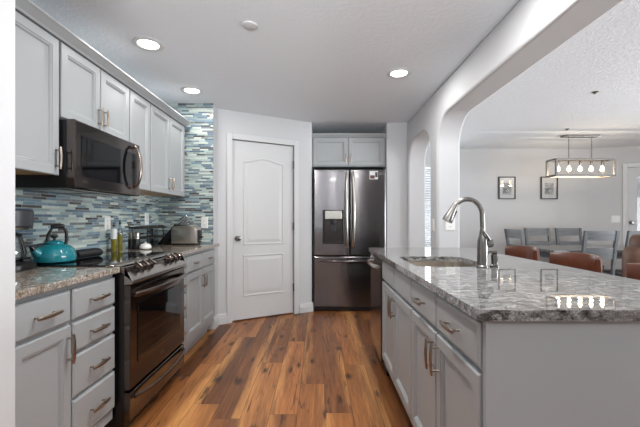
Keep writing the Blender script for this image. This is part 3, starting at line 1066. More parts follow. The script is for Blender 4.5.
island_cab('grey island cabinet with two drawers over two doors at the near end', 1.006, 1.758, ((1.012, 1.378, 1.352), (1.388, 1.750, 1.414)), True)
island_cab('grey sink cabinet in the island between drawers and dishwasher', 1.758, 2.566, ((1.764, 2.150, 2.124), (2.160, 2.558, 2.186)), False)
bm = box(B(), 0.470, 1.02, 0.986, 1.004, 0.001, 0.878)
tag(obj('island_end_panel', bm, M['cab'], smooth=False), 'flat grey panel closing the near end of the island', 'panel')
bm = box(B(), 1.0015, 1.02, 1.0055, 3.085, 0.001, 0.878)
tag(obj('island_back_panel', bm, M['cab'], smooth=False), 'flat grey back panel of the island facing the stools', 'panel')

# dishwasher at the far end
r = thing('dishwasher', 'black stainless dishwasher at the far end of the island', 'dishwasher', (0.74, 2.83, 0))
obj('dishwasher_case', box(B(), 0.500, 0.998, 2.572, 3.085, 0.012, 0.872), M['black'], r, smooth=False)
dwd = obj('dishwasher_door', front(B(), (0.455, 3.083, 0.11), -UY, Z, NX, 0.508, 0.755, [(0, -0.044), (0, -0.006), (0.006, 0)]), M['black_steel'], r, smooth=False)
rings = []
for s in bow:
    q = 1 - s * s
    p = Vector((0.440 - 0.032 * q ** 0.5, 2.829 + s * 0.225, 0.805))
    rings.append([p + Vector((0.007 * math.cos(t), 0, 0.016 * math.sin(t))) for t in [2 * PI * i / 12 for i in range(12)]])
bm = loft(B(), rings)
for yy in (2.612, 3.046):
    tube(bm, [(0.4542, yy, 0.805), (0.436, yy, 0.805)], 0.012, 10)
obj('dishwasher_handle', bm, M['steel'], dwd)

# granite top with the sink cut-out


def rrect(x0, x1, y0, y1, rad, n=8):
    """rad = radii for corners (x1,y0) (x1,y1) (x0,y1) (x0,y0), counter-clockwise"""
    out = []
    for (cx, cy, a0), rr in zip(((x1, y0, -90), (x1, y1, 0), (x0, y1, 90), (x0, y0, 180)), rad):
        sx, sy = (-1 if cx == x1 else 1), (-1 if cy == y1 else 1)
        for i in range(n + 1):
            a = math.radians(a0 + 90 * i / n)
            out.append((cx + sx * rr + rr * math.cos(a), cy + sy * rr + rr * math.sin(a)))
    return out


SINK = (0.525, 0.940, 1.850, 2.365)
SR = (0.165, 0.10, 0.07, 0.07)
bm = B()
outer = rrect(0.440, 1.320, 0.965, 3.115, (0.02, 0.02, 0.02, 0.02), 4)
inner = rrect(*SINK, SR)
ed = []
for loop in (outer, inner):
    vs = [bm.verts.new((x, y, 0.910)) for x, y in loop]
    ed += [bm.edges.new((vs[i], vs[(i + 1) % len(vs)])) for i in range(len(vs))]
bmesh.ops.triangle_fill(bm, use_beauty=True, edges=ed)
ext = bmesh.ops.extrude_face_region(bm, geom=list(bm.faces))
bmesh.ops.translate(bm, verts=[g for g in ext['geom'] if isinstance(g, bmesh.types.BMVert)], vec=(0, 0, -0.0305))
tag(obj('island_countertop', bm, M['granite'], smooth=False), 'polished grey granite top of the island', 'countertop')

bm = B()
x0, x1, y0, y1 = SINK
rings = []
for g, zz, rs in ((0.012, 0.8785, 0.0), (-0.004, 0.8785, 0), (-0.002, 0.872, 0), (-0.006, 0.74, 0), (-0.03, 0.705, 0), (-0.10, 0.700, 0)):
    rr = tuple(max(0.02, q_ + g) for q_ in SR)
    rings.append([(x, y, zz) for x, y in rrect(x0 - g, x1 + g, y0 - g, y1 + g, rr)])
loft(bm, rings, cap0=False)
r = thing('kitchen_sink', 'stainless undermount sink set into the island granite', 'sink', (0.73, 2.1, 0.69))
so = obj('sink_basin', bm, M['sink'], r)
sol = so.modifiers.new('solid', 'SOLIDIFY')
sol.thickness = 0.0012
obj('sink_drain', lathe(B(), [(0.045, 0.7012), (0.045, 0.704), (0.034, 0.704), (0.030, 0.702)], (0.73, 2.11, 0), 20), M['steel'], r)

# faucet
FXc, FYc = 0.860, 1.842
r = thing('kitchen_faucet', 'brushed nickel gooseneck faucet standing by the sink', 'faucet', (FXc, FYc, 0.911))
fb = lathe(B(), [(0.030, 0.9108), (0.030, 0.916), (0.0265, 0.920), (0.026, 0.94), (0.0265, 1.00), (0.0245, 1.05), (0.017, 1.075), (0.014, 1.10)], (FXc, FYc, 0), 24)
obj('faucet_body', fb, M['chrome'], r)
neck = [(FXc, FYc, 1.085), (FXc + 0.001, FYc, 1.13), (FXc - 0.001, FYc, 1.175)]
cx, cz, rr = FXc - 0.079, 1.185, 0.078
for i in range(15):
    a = math.radians(0 + 158 * i / 14)
    neck.append((cx + rr * math.cos(a), FYc + 0.006 * i / 14, cz + rr * math.sin(a) * 1.05))
obj('gooseneck', tube(B(), neck, 0.0125, 14), M['chrome'], r)
pe = Vector(neck[-1])
tdir = (Vector(neck[-1]) - Vector(neck[-2])).normalized()
head = tube(B(), [pe - tdir * 0.030, pe - tdir * 0.005, pe + tdir * 0.025, pe + tdir * 0.055, pe + tdir * 0.072], [0.0145, 0.0165, 0.0205, 0.0265, 0.0275], 16)
sh = obj('spray_head', head, M['chrome'], r)
sd = tdir.cross(Vector((0, 1, 0))).normalized()
if sd.x < 0:
    sd = -sd
obj('spray_button', obox(B(), pe + tdir * 0.022 + sd * 0.0200 + Vector((0, -0.004, 0)), (tdir, (0, 1, 0), sd), (0.020, 0.007, 0.003)), M['black'], sh, bevel=0.002)
hb = lathe(B(), [(0.021, 0.0), (0.0235, 0.02), (0.0225, 0.030), (0.004, 0.034)], (FXc + 0.018, FYc - 0.002, 1.035), 20, axes=((0, 1, 0), (0, 0, 1), (1, 0, 0)))
hd = obj('lever_hub', hb, M['chrome'], r)
obj('lever', tube(B(), [(FXc + 0.036, FYc - 0.008, 1.050), (FXc + 0.006, FYc - 0.030, 1.082), (FXc - 0.026, FYc - 0.038, 1.116)], [0.0075, 0.006, 0.0048], 12), M['chrome'], hd)
SX, SY = 0.928, 1.850
r = thing('soap_dispenser', 'small nickel soap pump beside the faucet', 'soap dispenser', (SX, SY, 0.911))
obj('pump_base', lathe(B(), [(0.024, 0.9108), (0.024, 0.918), (0.016, 0.923), (0.0155, 0.940), (0.018, 0.950), (0.018, 0.974), (0.010, 0.980)], (SX, SY, 0), 20), M['chrome'], r)
obj('pump_spout', tube(B(), [(SX + 0.010, SY, 0.986), (SX - 0.010, SY, 0.988), (SX - 0.030, SY, 0.987), (SX - 0.038, SY, 0.978)], [0.010, 0.0085, 0.006, 0.005], 12), M['chrome'], r)

# ------------------------------------------------------------------ bar stools


def make_stool():
    r = thing('bar_stool', 'x', 'stool', (0, 0, 0), 'brown leather bar stools along the island')
    # local frame: the sitter faces -X, the curved back stands at +X
    rings = []
    n = 18
    for k in range(n + 1):
        a = math.radians(-50 + 100 * k / n)
        R0, R1 = 0.262, 0.288
        e = (abs(a) / math.radians(50)) ** 2
        zt = 0.948 - 0.012 * e
        zb = 0.792 + 0.03 * e
        ca, sa = math.cos(a), math.sin(a)
        ring = []
        for rad, zz in ((R0, zb + 0.008), (R0 - 0.004, (zb + zt) / 2), (R0, zt - 0.010), (R0 + 0.006, zt), (R1 - 0.005, zt), (R1, zt - 0.010), (R1 + 0.003, (zb + zt) / 2), (R1, zb + 0.008), (R1 - 0.008, zb), (R0 + 0.008, zb)):
            ring.append((-0.09 + rad * ca, rad * sa * 0.96, zz))
        rings.append(ring)
    obj('backrest', loft(B(), rings), M['leather'], r)
    rings = []
    for g, zz in ((0.01, 0.600), (0.0, 0.612), (0.0, 0.645), (0.012, 0.660), (0.06, 0.668)):
        rings.append([(x, y, zz) for x, y in rrect(-0.21 + g, 0.20 - g, -0.215 + g, 0.215 - g, (0.07, 0.07, 0.05, 0.05))])
    obj('seat', loft(B(), rings), M['leather'], r)
    obj('seat_frame', box(B(), -0.19, 0.18, -0.19, 0.19, 0.560, 0.599), M['dark_wood'], r, bevel=0.006, smooth=False)
    for sx, sy in ((-1, -1), (-1, 1), (1, -1), (1, 1)):
        bm = B()
        loft(bm, [[(sx * 0.155 + u * 0.017 + o, sy * 0.165 + v * 0.017 + p, z) for u, v in ((-1, -1), (1, -1), (1, 1), (-1, 1))] for z, o, p in ((0.001, sx * 0.035, sy * 0.03), (0.5595, 0, 0))])
        obj('leg', bm, M['dark_wood'], r, smooth=False)
    bm = B()
    for sy in (-1, 1):
        box(bm, 0.155, 0.175, sy * 0.10 - 0.012, sy * 0.10 + 0.012, 0.600, 0.80)
    obj('back_support', bm, M['dark_wood'], r, smooth=False)
    bm = B()
    box(bm, -0.195, -0.165, -0.165, 0.165, 0.20, 0.225)
    for sy in (-1, 1):
        box(bm, -0.165, 0.165, sy * 0.183 - 0.009, sy * 0.183 + 0.009, 0.235, 0.258)
    obj('footrest', bm, M['dark_wood'], r, smooth=False)
    return r


s0 = make_stool()
s0.location = (1.48, 2.74, 0)
s0['label'] = 'brown leather bar stool nearest the faucet, farthest along the island'
dup(s0, (1.48, 2.17, 0), 'brown leather bar stool in the middle of the three along the island')
dup(s0, (1.48, 1.58, 0), 'brown leather bar stool mostly hidden in front of the recliner')

# ------------------------------------------------------------------ dining set
r = thing('dining_table', 'grey weathered wood dining table under the pendant light', 'table', (3.95, 5.02, 0))
TX0, TX1, TY0, TY1 = 3.05, 4.90, 4.55, 5.48
obj('table_top', box(B(), TX0, TX1, TY0, TY1, 0.722, 0.760), M['table_wood'], r, bevel=0.005, smooth=False)
bm = B()
for y in (TY0 + 0.09, TY1 - 0.11):
    box(bm, TX0 + 0.12, TX1 - 0.12, y, y + 0.02, 0.632, 0.7215)
for x in (TX0 + 0.10, TX1 - 0.12):
    box(bm, x, x + 0.02, TY0 + 0.09, TY1 - 0.09, 0.632, 0.7215)
obj('apron', bm, M['grey_wood_x'], r, smooth=False)
for x in (TX0 + 0.12, TX1 - 0.12):
    for y in (TY0 + 0.12, TY1 - 0.12):
        obj('leg', box(B(), x - 0.036, x + 0.036, y - 0.036, y + 0.036, 0.001, 0.6315), M['grey_wood_z'], r, bevel=0.006, smooth=False)


def make_chair():
    """ladder-back chair facing +Y, back at -Y"""
    r = thing('dining_chair', 'x', 'chair', (0, 0, 0), 'grey ladder back dining chairs')
    bm = box(B(), -0.215, 0.215, -0.175, 0.215, 0.435, 0.465)
    obj('seat', bm, M['grey_wood_x'], r, bevel=0.008, smooth=False)
    for s in (-1, 1):
        bm = B()
        rings = []
        for z, y in ((0.001, -0.20), (0.30, -0.195), (0.45, -0.198), (0.62, -0.212), (0.85, -0.245), (1.02, -0.275)):
            x = s * 0.190
            rings.append([(x + u * 0.019, y + v * 0.017, z) for u, v in ((-1, -1), (1, -1), (1, 1), (-1, 1))])
        loft(bm, rings)
        obj('rear_leg', bm, M['grey_wood_z'], r, smooth=False, bevel=0.003)
        bm = loft(B(), [[(s * 0.190 + u * w, 0.185 + v * w, z) for u, v in ((-1, -1), (1, -1), (1, 1), (-1, 1))] for z, w in ((0.001, 0.014), (0.4345, 0.021))])
        obj('front_leg', bm, M['grey_wood_z'], r, smooth=False)

    def rail(z0, z1, y0, y1):
        rings = []
        for k in range(9):
            s = -1 + k / 4
            x = s * 0.1705
            b = 0.014 * (1 - s * s)
            rings.append([(x, y0 - b - 0.009, z0), (x, y0 - b + 0.009, z0), (x, y1 - b + 0.009, z1), (x, y1 - b - 0.009, z1)])
        return loft(B(), rings)
    obj('top_rail', rail(0.893, 1.017, -0.252, -0.273), M['grey_wood_x'], r, smooth=False)
    obj('back_slat', rail(0.655, 0.800, -0.216, -0.237), M['grey_wood_x'], r, smooth=False)
    bm = B()
    for y in (-0.165, 0.170):
        box(bm, -0.165, 0.165, y - 0.009, y + 0.009, 0.375, 0.4345)
    for s in (-1, 1):
        box(bm, s * 0.188 - 0.009, s * 0.188 + 0.009, -0.17, 0.165, 0.375, 0.4345)
        box(bm, s * 0.193 - 0.009, s * 0.193 + 0.009, -0.178, 0.170, 0.18, 0.205)
    obj('stretcher', bm, M['grey_wood_x'], r, smooth=False)
    return r


c0 = make_chair()
c0.location = (3.03, 4.98, 0)
c0.rotation_euler = (0, 0, -PI / 2)
c0['label'] = 'grey dining chair at the end of the table, turned side on'
dup(c0, (3.60, 5.50, 0), 'grey dining chair behind the table, closer to the end chair', PI + 0.03)
dup(c0, (4.10, 5.50, 0), 'grey dining chair behind the table, farther from the end chair', PI - 0.03)
dup(c0, (3.56, 4.665, 0), 'near grey dining chair with its back to the middle bar stool', -0.05)
dup(c0, (4.075, 4.665, 0), 'near grey dining chair partly hidden behind the brown recliner', 0.03)

# recliner
r = thing('recliner_chair', 'puffy brown leather recliner in front of the dining chairs', 'armchair', (3.40, 3.15, 0))


def cushion(x0, x1, y0, y1, z0, z1, puff=0.25):
    bm = box(B(), x0, x1, y0, y1, z0, z1)
    bmesh.ops.subdivide_edges(bm, edges=bm.edges, cuts=3, use_grid_fill=True)
    c = Vector(((x0 + x1) / 2, (y0 + y1) / 2, (z0 + z1) / 2))
    h = Vector(((x1 - x0) / 2, (y1 - y0) / 2, (z1 - z0) / 2))
    for v in bm.verts:
        d = v.co - c
        n = Vector((d.x / h.x, d.y / h.y, d.z / h.z))
        L = max(1e-6, n.length)
        m = max(abs(n.x), abs(n.y), abs(n.z))
        k = 1 - puff * (1 - m / L)
        v.co = c + Vector((d.x * k, d.y * k, d.z * k))
    return bm


RX, RY = 3.40, 3.15
obj('base', cushion(RX - 0.36, RX + 0.36, RY - 0.36, RY + 0.36, 0.06, 0.34, 0.12), M['leather_soft'], r, sub=1)
obj('seat', cushion(RX - 0.27, RX + 0.27, RY - 0.40, RY + 0.26, 0.34, 0.50, 0.3), M['leather_soft'], r, sub=1)
for s in (-1, 1):
    obj('armrest', cushion(RX + s * 0.36 - 0.085, RX + s * 0.36 + 0.085, RY - 0.38, RY + 0.32, 0.22, 0.66, 0.35), M['leather_soft'], r, sub=1)
bm = cushion(RX - 0.35, RX + 0.35, RY + 0.20, RY + 0.44, 0.46, 0.92, 0.25)
obj('backrest', bm, M['leather_soft'], r, sub=1)
bm = cushion(RX - 0.28, RX + 0.28, RY + 0.16, RY + 0.46, 0.74, 1.03, 0.40)
obj('head_cushion', bm, M['leather_soft'], r, sub=1)
for sx in (-1, 1):
    for sy in (-1, 1):
        obj('foot', box(B(), RX + sx * 0.28 - 0.03, RX + sx * 0.28 + 0.03, RY + sy * 0.28 - 0.03, RY + sy * 0.28 + 0.03, 0.001, 0.075), M['black'], r, smooth=False)

# ------------------------------------------------------------------ pendant over the table
PXc, PYc = 3.775, 5.06
r = thing('pendant_light', 'open box pendant light with five glowing bulbs over the table', 'pendant light', (PXc, PYc, 1.78))
X0, X1, Y0, Y1, Z0, Z1, w = PXc - 0.425, PXc + 0.425, PYc - 0.115, PYc + 0.115, 1.775, 2.030, 0.026
bm = B()
for z in (Z0, Z1 - w):
    for y in (Y0, Y1 - w):
        box(bm, X0 + w, X1 - w, y, y + w, z, z + w)
    for x in (X0, X1 - w):
        box(bm, x, x + w, Y0 + w, Y1 - w, z, z + w)
for x in (X0, X1 - w):
    for y in (Y0, Y1 - w):
        box(bm, x, x + w, y, y + w, Z0, Z1)
obj('lamp_frame', bm, M['lamp_wood'], r, smooth=False)
obj('socket_bar', box(B(), X0 + w + 0.0005, X1 - w - 0.0005, PYc - 0.014, PYc + 0.014, Z1 - 0.022, Z1 - 0.002), M['chrome'], r, smooth=False)
obj('canopy', box(B(), PXc - 0.25, PXc + 0.25, PYc - 0.055, PYc + 0.055, CEIL - 0.034, CEIL - 0.0085), M['chrome'], r, bevel=0.004, smooth=False)
for x in (PXc - 0.165, PXc + 0.165):
    bm = B()
    z = Z1 - 0.001
    flip = 0
    while z < CEIL - 0.054:
        a = Vector((1, 0, 0)) if flip else Vector((0, 1, 0))
        ring = [Vector((x, PYc, z + 0.013)) + a * (0.006 * math.cos(t)) + Z * (0.0135 * math.sin(t)) for t in [2 * PI * i / 10 for i in range(11)]]
        tube(bm, ring, 0.0024, 6)
        z += 0.0225
        flip ^= 1
    tube(bm, [(x, PYc, z), (x, PYc, CEIL - 0.033)], 0.005, 8)
    obj('chain', bm, M['chrome'], r)
for k in range(5):
    x = PXc + (k - 2) * 0.16
    b = obj('bulb', lathe(B(), [(0.008, 1.935), (0.012, 1.930), (0.024, 1.900), (0.027, 1.882), (0.022, 1.866), (0.010, 1.857), (0.002, 1.855)], (x, PYc, 0), 16), M['bulb'], r)
    obj('socket', lathe(B(), [(0.015, 2.008), (0.015, 1.950), (0.011, 1.936)], (x, PYc, 0), 14), M['bronze_steel'], b)
    l = bpy.data.lights.new('bulb_light', 'POINT')
    l.energy = 1.8
    l.color = (1, 0.78, 0.52)
    l.shadow_soft_size = 0.03
    lo = bpy.data.objects.new('bulb_light', l)
    COL.objects.link(lo)
    lo.location = (x, PYc, 1.815)

# ------------------------------------------------------------------ recessed lights


def downlight(x, y, label, power, visible=True):
    r = thing('recessed_light', label, 'ceiling light', (x, y, CEIL), 'recessed kitchen ceiling lights')
    zb = CEIL - 0.0005
    bm = lathe(B(), [(0.103, zb), (0.102, zb - 0.004), (0.092, zb - 0.009), (0.072, zb - 0.007), (0.067, zb)], (x, y, 0), 36)
    obj('trim_ring', bm, M['white'], r)
    bm = lathe(B(), [(0.066, zb - 0.0003), (0.066, zb - 0.0015), (0.04, zb - 0.002), (0.002, zb - 0.0022)], (x, y, 0), 32)
    obj('lens', bm, M['lens'], r)
    l = bpy.data.lights.new('recessed_lamp', 'AREA')
    l.shape = 'DISK'
    l.size = 0.13
    l.energy = power
    l.color = (1.0, 0.985, 0.96)
    l.spread = PI
    o = bpy.data.objects.new('recessed_lamp', l)
    COL.objects.link(o)
    o.location = (x, y, CEIL - 0.012)


downlight(-1.19, 2.44, 'lit recessed ceiling light over the microwave', 3.5)
downlight(-1.205, 3.32, 'lit recessed ceiling light near the tall mosaic strip', 3.5)
downlight(0.668, 2.924, 'lit recessed ceiling light over the island sink', 7)
downlight(-0.12, 1.78, 'added unseen ceiling light brightening the near aisle', 21)  # added out of view to light lower cabinets and island doors
downlight(0.42, -1.7, 'lit recessed ceiling light well behind the viewer', 15)
downlight(1.0, -1.0, 'lit recessed ceiling light behind the viewer beside the wide arch', 12)
downlight(0.668, 1.55, 'added unseen ceiling light brightening the near end of the island', 12)  # added out of view to light the island top
r = thing('smoke_sensor', 'small flat white sensor disc on the kitchen ceiling', 'sensor', (-0.434, 2.2, CEIL))
obj('sensor_disc', lathe(B(), [(0.045, CEIL - 0.0005), (0.045, CEIL - 0.007), (0.038, CEIL - 0.010), (0.002, CEIL - 0.010)], (-0.434, 2.2, 0), 24), M['white'], r)
for k, (px_, py_, lb) in enumerate(((595, 92, 'small dark sprinkler head on the dining ceiling closer to the arch'), (567, 129, 'small sprinkler head on the dining ceiling just before the pendant'))):
    y = (CEIL - 1.16) * 350 / (219.5 - py_)
    x = (px_ - 319) / 350 * y
    bm = lathe(B(), [(0.028, CEIL - 0.0005), (0.028, CEIL - 0.004), (0.010, CEIL - 0.006), (0.007, CEIL - 0.014), (0.014, CEIL - 0.015), (0.014, CEIL - 0.017)], (x, y, 0), 14)
    tag(obj('ceiling_sprinkler', bm, M['dark_grey'], origin=(x, y, CEIL)), lb, 'sprinkler', 'dining ceiling sprinklers')

# ------------------------------------------------------------------ pictures and plates
for x, lb in ((3.216, 'black framed grey print on the dining wall nearer the arch'), (3.937, 'black framed grey print on the dining wall behind the pendant light')):
    r = thing('framed_picture', lb, 'picture', (x, 5.995, 1.70), 'framed prints on the dining wall')
    w_, h_ = 0.285, 0.385
    O = (x - w_ / 2, 5.999, 1.70 - h_ / 2)
    obj('picture_frame', front(B(), O, UX, Z, NY, w_, h_, [(0, 0.0), (0, 0.026), (0.013, 0.026), (0.013, 0.010)]), M['frame_black'], r, smooth=False)
    obj('picture_mat', front(B(), (x - w_ / 2 + 0.0165, 5.988, 1.70 - h_ / 2 + 0.0165), UX, Z, NY, w_ - 0.033, h_ - 0.033, [(0, 0.0), (0, 0.001)]), M['mat'], r, smooth=False)
    obj('print', front(B(), (x - 0.075, 5.9868, 1.70 - 0.115), UX, Z, NY, 0.15, 0.20, [(0, 0.0), (0, 0.0008)]), M['print'], r, smooth=False)
    obj('glass', front(B(), (x - w_ / 2 + 0.0165, 5.983, 1.70 - h_ / 2 + 0.0165), UX, Z, NY, w_ - 0.033, h_ - 0.033, [(0, 0.0), (0, 0.001)]), M['glass'], r, smooth=False)


def plate(name, label, cat, c, U, N, w_, kind):
    c, U, N = Vector(c), Vector(U), Vector(N)
    r = thing(name, label, cat, c)
    h_ = 0.116
    obj('cover_plate', front(B(), c - U * w_ / 2 - Z * h_ / 2 + N * 0.0005, U, Z, N, w_, h_, [(0, 0.0), (0, 0.003), (0.004, 0.006)]), M['plate'], r, smooth=False)
    if kind == 'outlet':
        for s in (-1, 1):
            f_ = obj('socket_face', lathe(B(), [(0.0165, 0.0067), (0.0165, 0.008)], c + Z * s * 0.020, 16, axes=(U, Z, N)), M['plate'], r)
            bm = B()
            for q_ in (-1, 1):
                obox(bm, c + Z * s * 0.020 + U * q_ * 0.006 + N * 0.0083, (U, Z, N), (0.0012, 0.0045, 0.0002))
            obj('slot', bm, M['black'], f_, smooth=False)
    else:
        for q_ in ([-0.023, 0.023] if w_ > 0.1 else [0.0]):
            obj('rocker', obox(B(), c + U * q_ + N * 0.0078, (U, Z, N), (0.016, 0.033, 0.0012)), M['plate'], r, smooth=False)
    return r


plate('power_outlet', 'white wall outlet on the mosaic behind the oil bottles', 'outlet', (-1.694, 2.80, 1.13), UY, PX, 0.075, 'outlet')
plate('power_outlet', 'white wall outlet on the mosaic above the corner shelf', 'outlet', (-1.694, 3.44, 1.165), UY, PX, 0.072, 'outlet')
plate('power_outlet', 'white wall outlet on the mosaic beside the toaster', 'outlet', (-1.207, 3.690, 1.125), UX, NY, 0.072, 'outlet')
plate('light_switch', 'white switch plate on the wall between the two arches', 'switch', (1.110, 3.40, 1.105), -UY, NX, 0.072, 'switch')
plate('power_outlet', 'white outlet plate on the arch side behind the faucet', 'outlet', (1.232, 3.290, 1.115), UX, NY, 0.09, 'outlet')
plate('light_switch', 'white double switch plate beside the glazed dining door', 'switch', dw(0.369, 1.165), DE, NE, 0.118, 'switch')

# ------------------------------------------------------------------ things on the counters
CT = 0.9105
# coffee maker
cx, cy = -1.542, 1.728
r = thing('coffee_maker', 'black drip coffee maker with glass carafe by the wall end', 'coffee maker', (cx, cy, CT))
rings = []
for g, zz in ((0.004, CT), (0.0, CT + 0.006), (0.0, CT + 0.026), (0.012, CT + 0.038)):
    rings.append([(x, y, zz) for x, y in rrect(cx - 0.142 + g, cx + 0.112 - g, cy - 0.105 + g, cy + 0.105 - g, (0.09, 0.09, 0.03, 0.03))])
obj('base', loft(B(), rings), M['black'], r)
obj('warming_plate', lathe(B(), [(0.075, CT + 0.0383), (0.075, CT + 0.042), (0.07, CT + 0.043)], (cx + 0.01, cy, 0), 24), M['black_gloss'], r)
rings = []
for zz in (CT + 0.0385, CT + 0.21):
    rings.append([(x, y, zz) for x, y in rrect(cx - 0.142, cx - 0.085, cy - 0.095, cy + 0.095, (0.01, 0.01, 0.03, 0.03))])
obj('water_tank', loft(B(), rings), M['black'], r)
rings = []
for g, zz in ((0.012, CT + 0.2105), (0.002, CT + 0.216), (0.0, CT + 0.25), (0.0, CT + 0.292), (0.008, CT + 0.300)):
    rings.append([(x, y, zz) for x, y in rrect(cx - 0.142 + g, cx + 0.102 - g, cy - 0.098 + g, cy + 0.098 - g, (0.088, 0.088, 0.03, 0.03))])
obj('brew_head', loft(B(), rings), M['dark_grey'], r)
obj('chrome_band', lathe(B(), [(0.078, CT + 0.199), (0.082, CT + 0.2102)], (cx + 0.01, cy, 0), 24), M['steel'], r)
obj('display', obox(B(), (cx + 0.0985, cy + 0.004, CT + 0.262), (UY, Z, PX), (0.012, 0.009, 0.003)), M['screen'], r, smooth=False)
for s in (-1,):
    obj('dial', lathe(B(), [(0.014, 0), (0.014, 0.006), (0.011, 0.009)], (cx + 0.082, cy - 0.062, CT + 0.258), 16, axes=((0.6, 0.8, 0), (0, 0, 1), (0.8, -0.6, 0))), M['black'], r)
cf = obj('carafe', lathe(B(), [(0.055, CT + 0.0435), (0.066, CT + 0.055), (0.069, CT + 0.09), (0.058, CT + 0.14), (0.050, CT + 0.165)], (cx + 0.01, cy, 0), 28, True, False), M['carafe'], r)
obj('carafe_lid', lathe(B(), [(0.052, CT + 0.166), (0.054, CT + 0.175), (0.03, CT + 0.186), (0.02, CT + 0.188)], (cx + 0.01, cy, 0), 24), M['black'], cf)
obj('carafe_handle', tube(B(), [(cx + 0.012, cy - 0.048, CT + 0.168), (cx + 0.014, cy - 0.098, CT + 0.158), (cx + 0.014, cy - 0.104, CT + 0.10), (cx + 0.012, cy - 0.068, CT + 0.07)], [0.009, 0.011, 0.010, 0.006], 10), M['black'], cf)

# kettle
kx, ky, kz = -1.512, 2.000, 0.918
r = thing('tea_kettle', 'shiny teal enamel tea kettle with black handle on the cooktop', 'kettle', (kx, ky, kz))
obj('kettle_body', lathe(B(), [(0.090, kz), (0.103, kz + 0.007), (0.107, kz + 0.027), (0.103, kz + 0.056), (0.089, kz + 0.082), (0.066, kz + 0.098), (0.047, kz + 0.104)], (kx, ky, 0), 40), M['teal'], r)
ld_ = obj('kettle_lid', lathe(B(), [(0.047, kz + 0.1045), (0.047, kz + 0.112), (0.032, kz + 0.121), (0.012, kz + 0.125)], (kx, ky, 0), 32), M['teal'], r)
obj('lid_knob', lathe(B(), [(0.007, kz + 0.1255), (0.007, kz + 0.134), (0.019, kz + 0.143), (0.018, kz + 0.152), (0.006, kz + 0.155)], (kx, ky, 0), 18), M['black'], ld_)
kc_ = Vector((kx, ky, kz))
sp_a = kc_ + Vector((-0.012, -0.066, 0.038))
sp_b = kc_ + Vector((-0.018, -0.098, 0.058))
sp_c = kc_ + Vector((-0.024, -0.121, 0.080))
sp = obj('spout', tube(B(), [sp_a, sp_b, sp_c], [0.032, 0.025, 0.018], 16), M['teal'], r)
hd_ = Vector((0.8, 0.6, 0))
def kh(u, z):
    return kc_ + hd_ * (u * 0.66 + 0.014) + Z * z
arch = [kh(-0.066, 0.078), kh(-0.072, 0.118), kh(-0.060, 0.160), kh(-0.036, 0.196), kh(0.040, 0.200), kh(0.062, 0.172), kh(0.066, 0.130), kh(0.056, 0.088)]
hh = obj('kettle_handle', tube(B(), arch, [0.010, 0.010, 0.009, 0.008, 0.008, 0.009, 0.009, 0.008], 10), M['black'], r)
obj('handle_grip', tube(B(), [kh(-0.046, 0.200), kh(-0.036, 0.2015), kh(0.002, 0.203), kh(0.040, 0.2025), kh(0.050, 0.201)], [0.011, 0.0135, 0.014, 0.0135, 0.011], 14), M['black'], hh)
obj('spout_whistle', tube(B(), [sp_c - Vector((-0.004, -0.006, 0.006)), sp_c + Vector((-0.004, -0.006, 0.010)), sp_c + Vector((0.010, 0.030, 0.026)), kh(-0.070, 0.105)], [0.0185, 0.014, 0.006, 0.006], 10), M['black'], r)

# dark ribbed pad on the cooktop
rings = []
for k in range(25):
    s = k / 24
    end = min(1, math.sqrt(max(0.0, 1 - max(0, (s - 0.85) / 0.15) ** 2)) * 1.0 + 0.05)
    rib = 1 + 0.05 * math.cos(k * PI)
    p = Vector((-1.500 + 0.03 * s, 2.130 + 0.210 * s, 0.9175))
    hw, ht = 0.042 * end * rib, 0.052 * end * rib
    rings.append([p + Vector((hw * math.cos(t), 0, 0.0008 + ht / 2 + ht / 2 * math.sin(t))) for t in [2 * PI * i / 14 for i in range(14)]])
bm = loft(B(), rings)
tag(obj('oven_mitt', bm, M['black_matte'], origin=(-1.49, 2.28, 0.918)), 'dark ribbed rounded pad lying on the cooktop beside the kettle', 'oven mitt')


def bottle(label, x, y, h, rad, mats, white_label):
    r = thing('oil_bottle', label, 'bottle', (x, y, CT))
    z = CT
    obj('bottle_glass', lathe(B(), [(rad * 0.9, z), (rad, z + 0.004), (rad, z + h * 0.52)], (x, y, 0), 20), mats, r)
    obj('bottle_neck', lathe(B(), [(rad, z + h * 0.521), (rad, z + h * 0.62), (rad * 0.5, z + h * 0.74), (rad * 0.42, z + h * 0.86)], (x, y, 0), 20, False, False), M['carafe'], r)
    obj('pour_spout', lathe(B(), [(rad * 0.5, z + h * 0.861), (rad * 0.5, z + h * 0.92), (rad * 0.25, z + h * 0.93), (rad * 0.18, z + h)], (x, y, 0), 12), M['black'], r)
    if white_label:
        obj('label', lathe(B(), [(rad + 0.0006, z + h * 0.42), (rad + 0.0006, z + h * 0.74), (rad * 0.6, z + h * 0.78)], (x, y, 0), 20, False, True), M['label_white'], r)
    return r


bottle('tall bottle of yellow green oil on the counter', -1.640, 2.885, 0.245, 0.018, M['oil'], False)
bottle('oil bottle with a white paper band, beside the yellow one', -1.635, 2.79, 0.225, 0.021, M['oil'], True)
for x, y, lb in ((-1.600, 2.985, 'steel topped dark spice grinder next to the oil bottle'), (-1.545, 2.965, 'steel topped dark spice grinder next to the white dish')):
    r = thing('spice_grinder', lb, 'grinder', (x, y, CT), 'spice grinders on the counter')
    obj('grinder_body', lathe(B(), [(0.027, CT), (0.027, CT + 0.078), (0.024, CT + 0.084)], (x, y, 0), 20), M['black'], r)
    obj('grinder_top', lathe(B(), [(0.0245, CT + 0.0845), (0.0245, CT + 0.135), (0.020, CT + 0.140), (0.003, CT + 0.141)], (x, y, 0), 20), M['steel'], r)
r = thing('butter_dish', 'round white lidded porcelain dish on the counter', 'dish', (-1.45, 2.925, CT))
obj('dish_base', lathe(B(), [(0.030, CT), (0.046, CT + 0.010), (0.048, CT + 0.022)], (-1.45, 2.925, 0), 24), M['porcelain'], r)
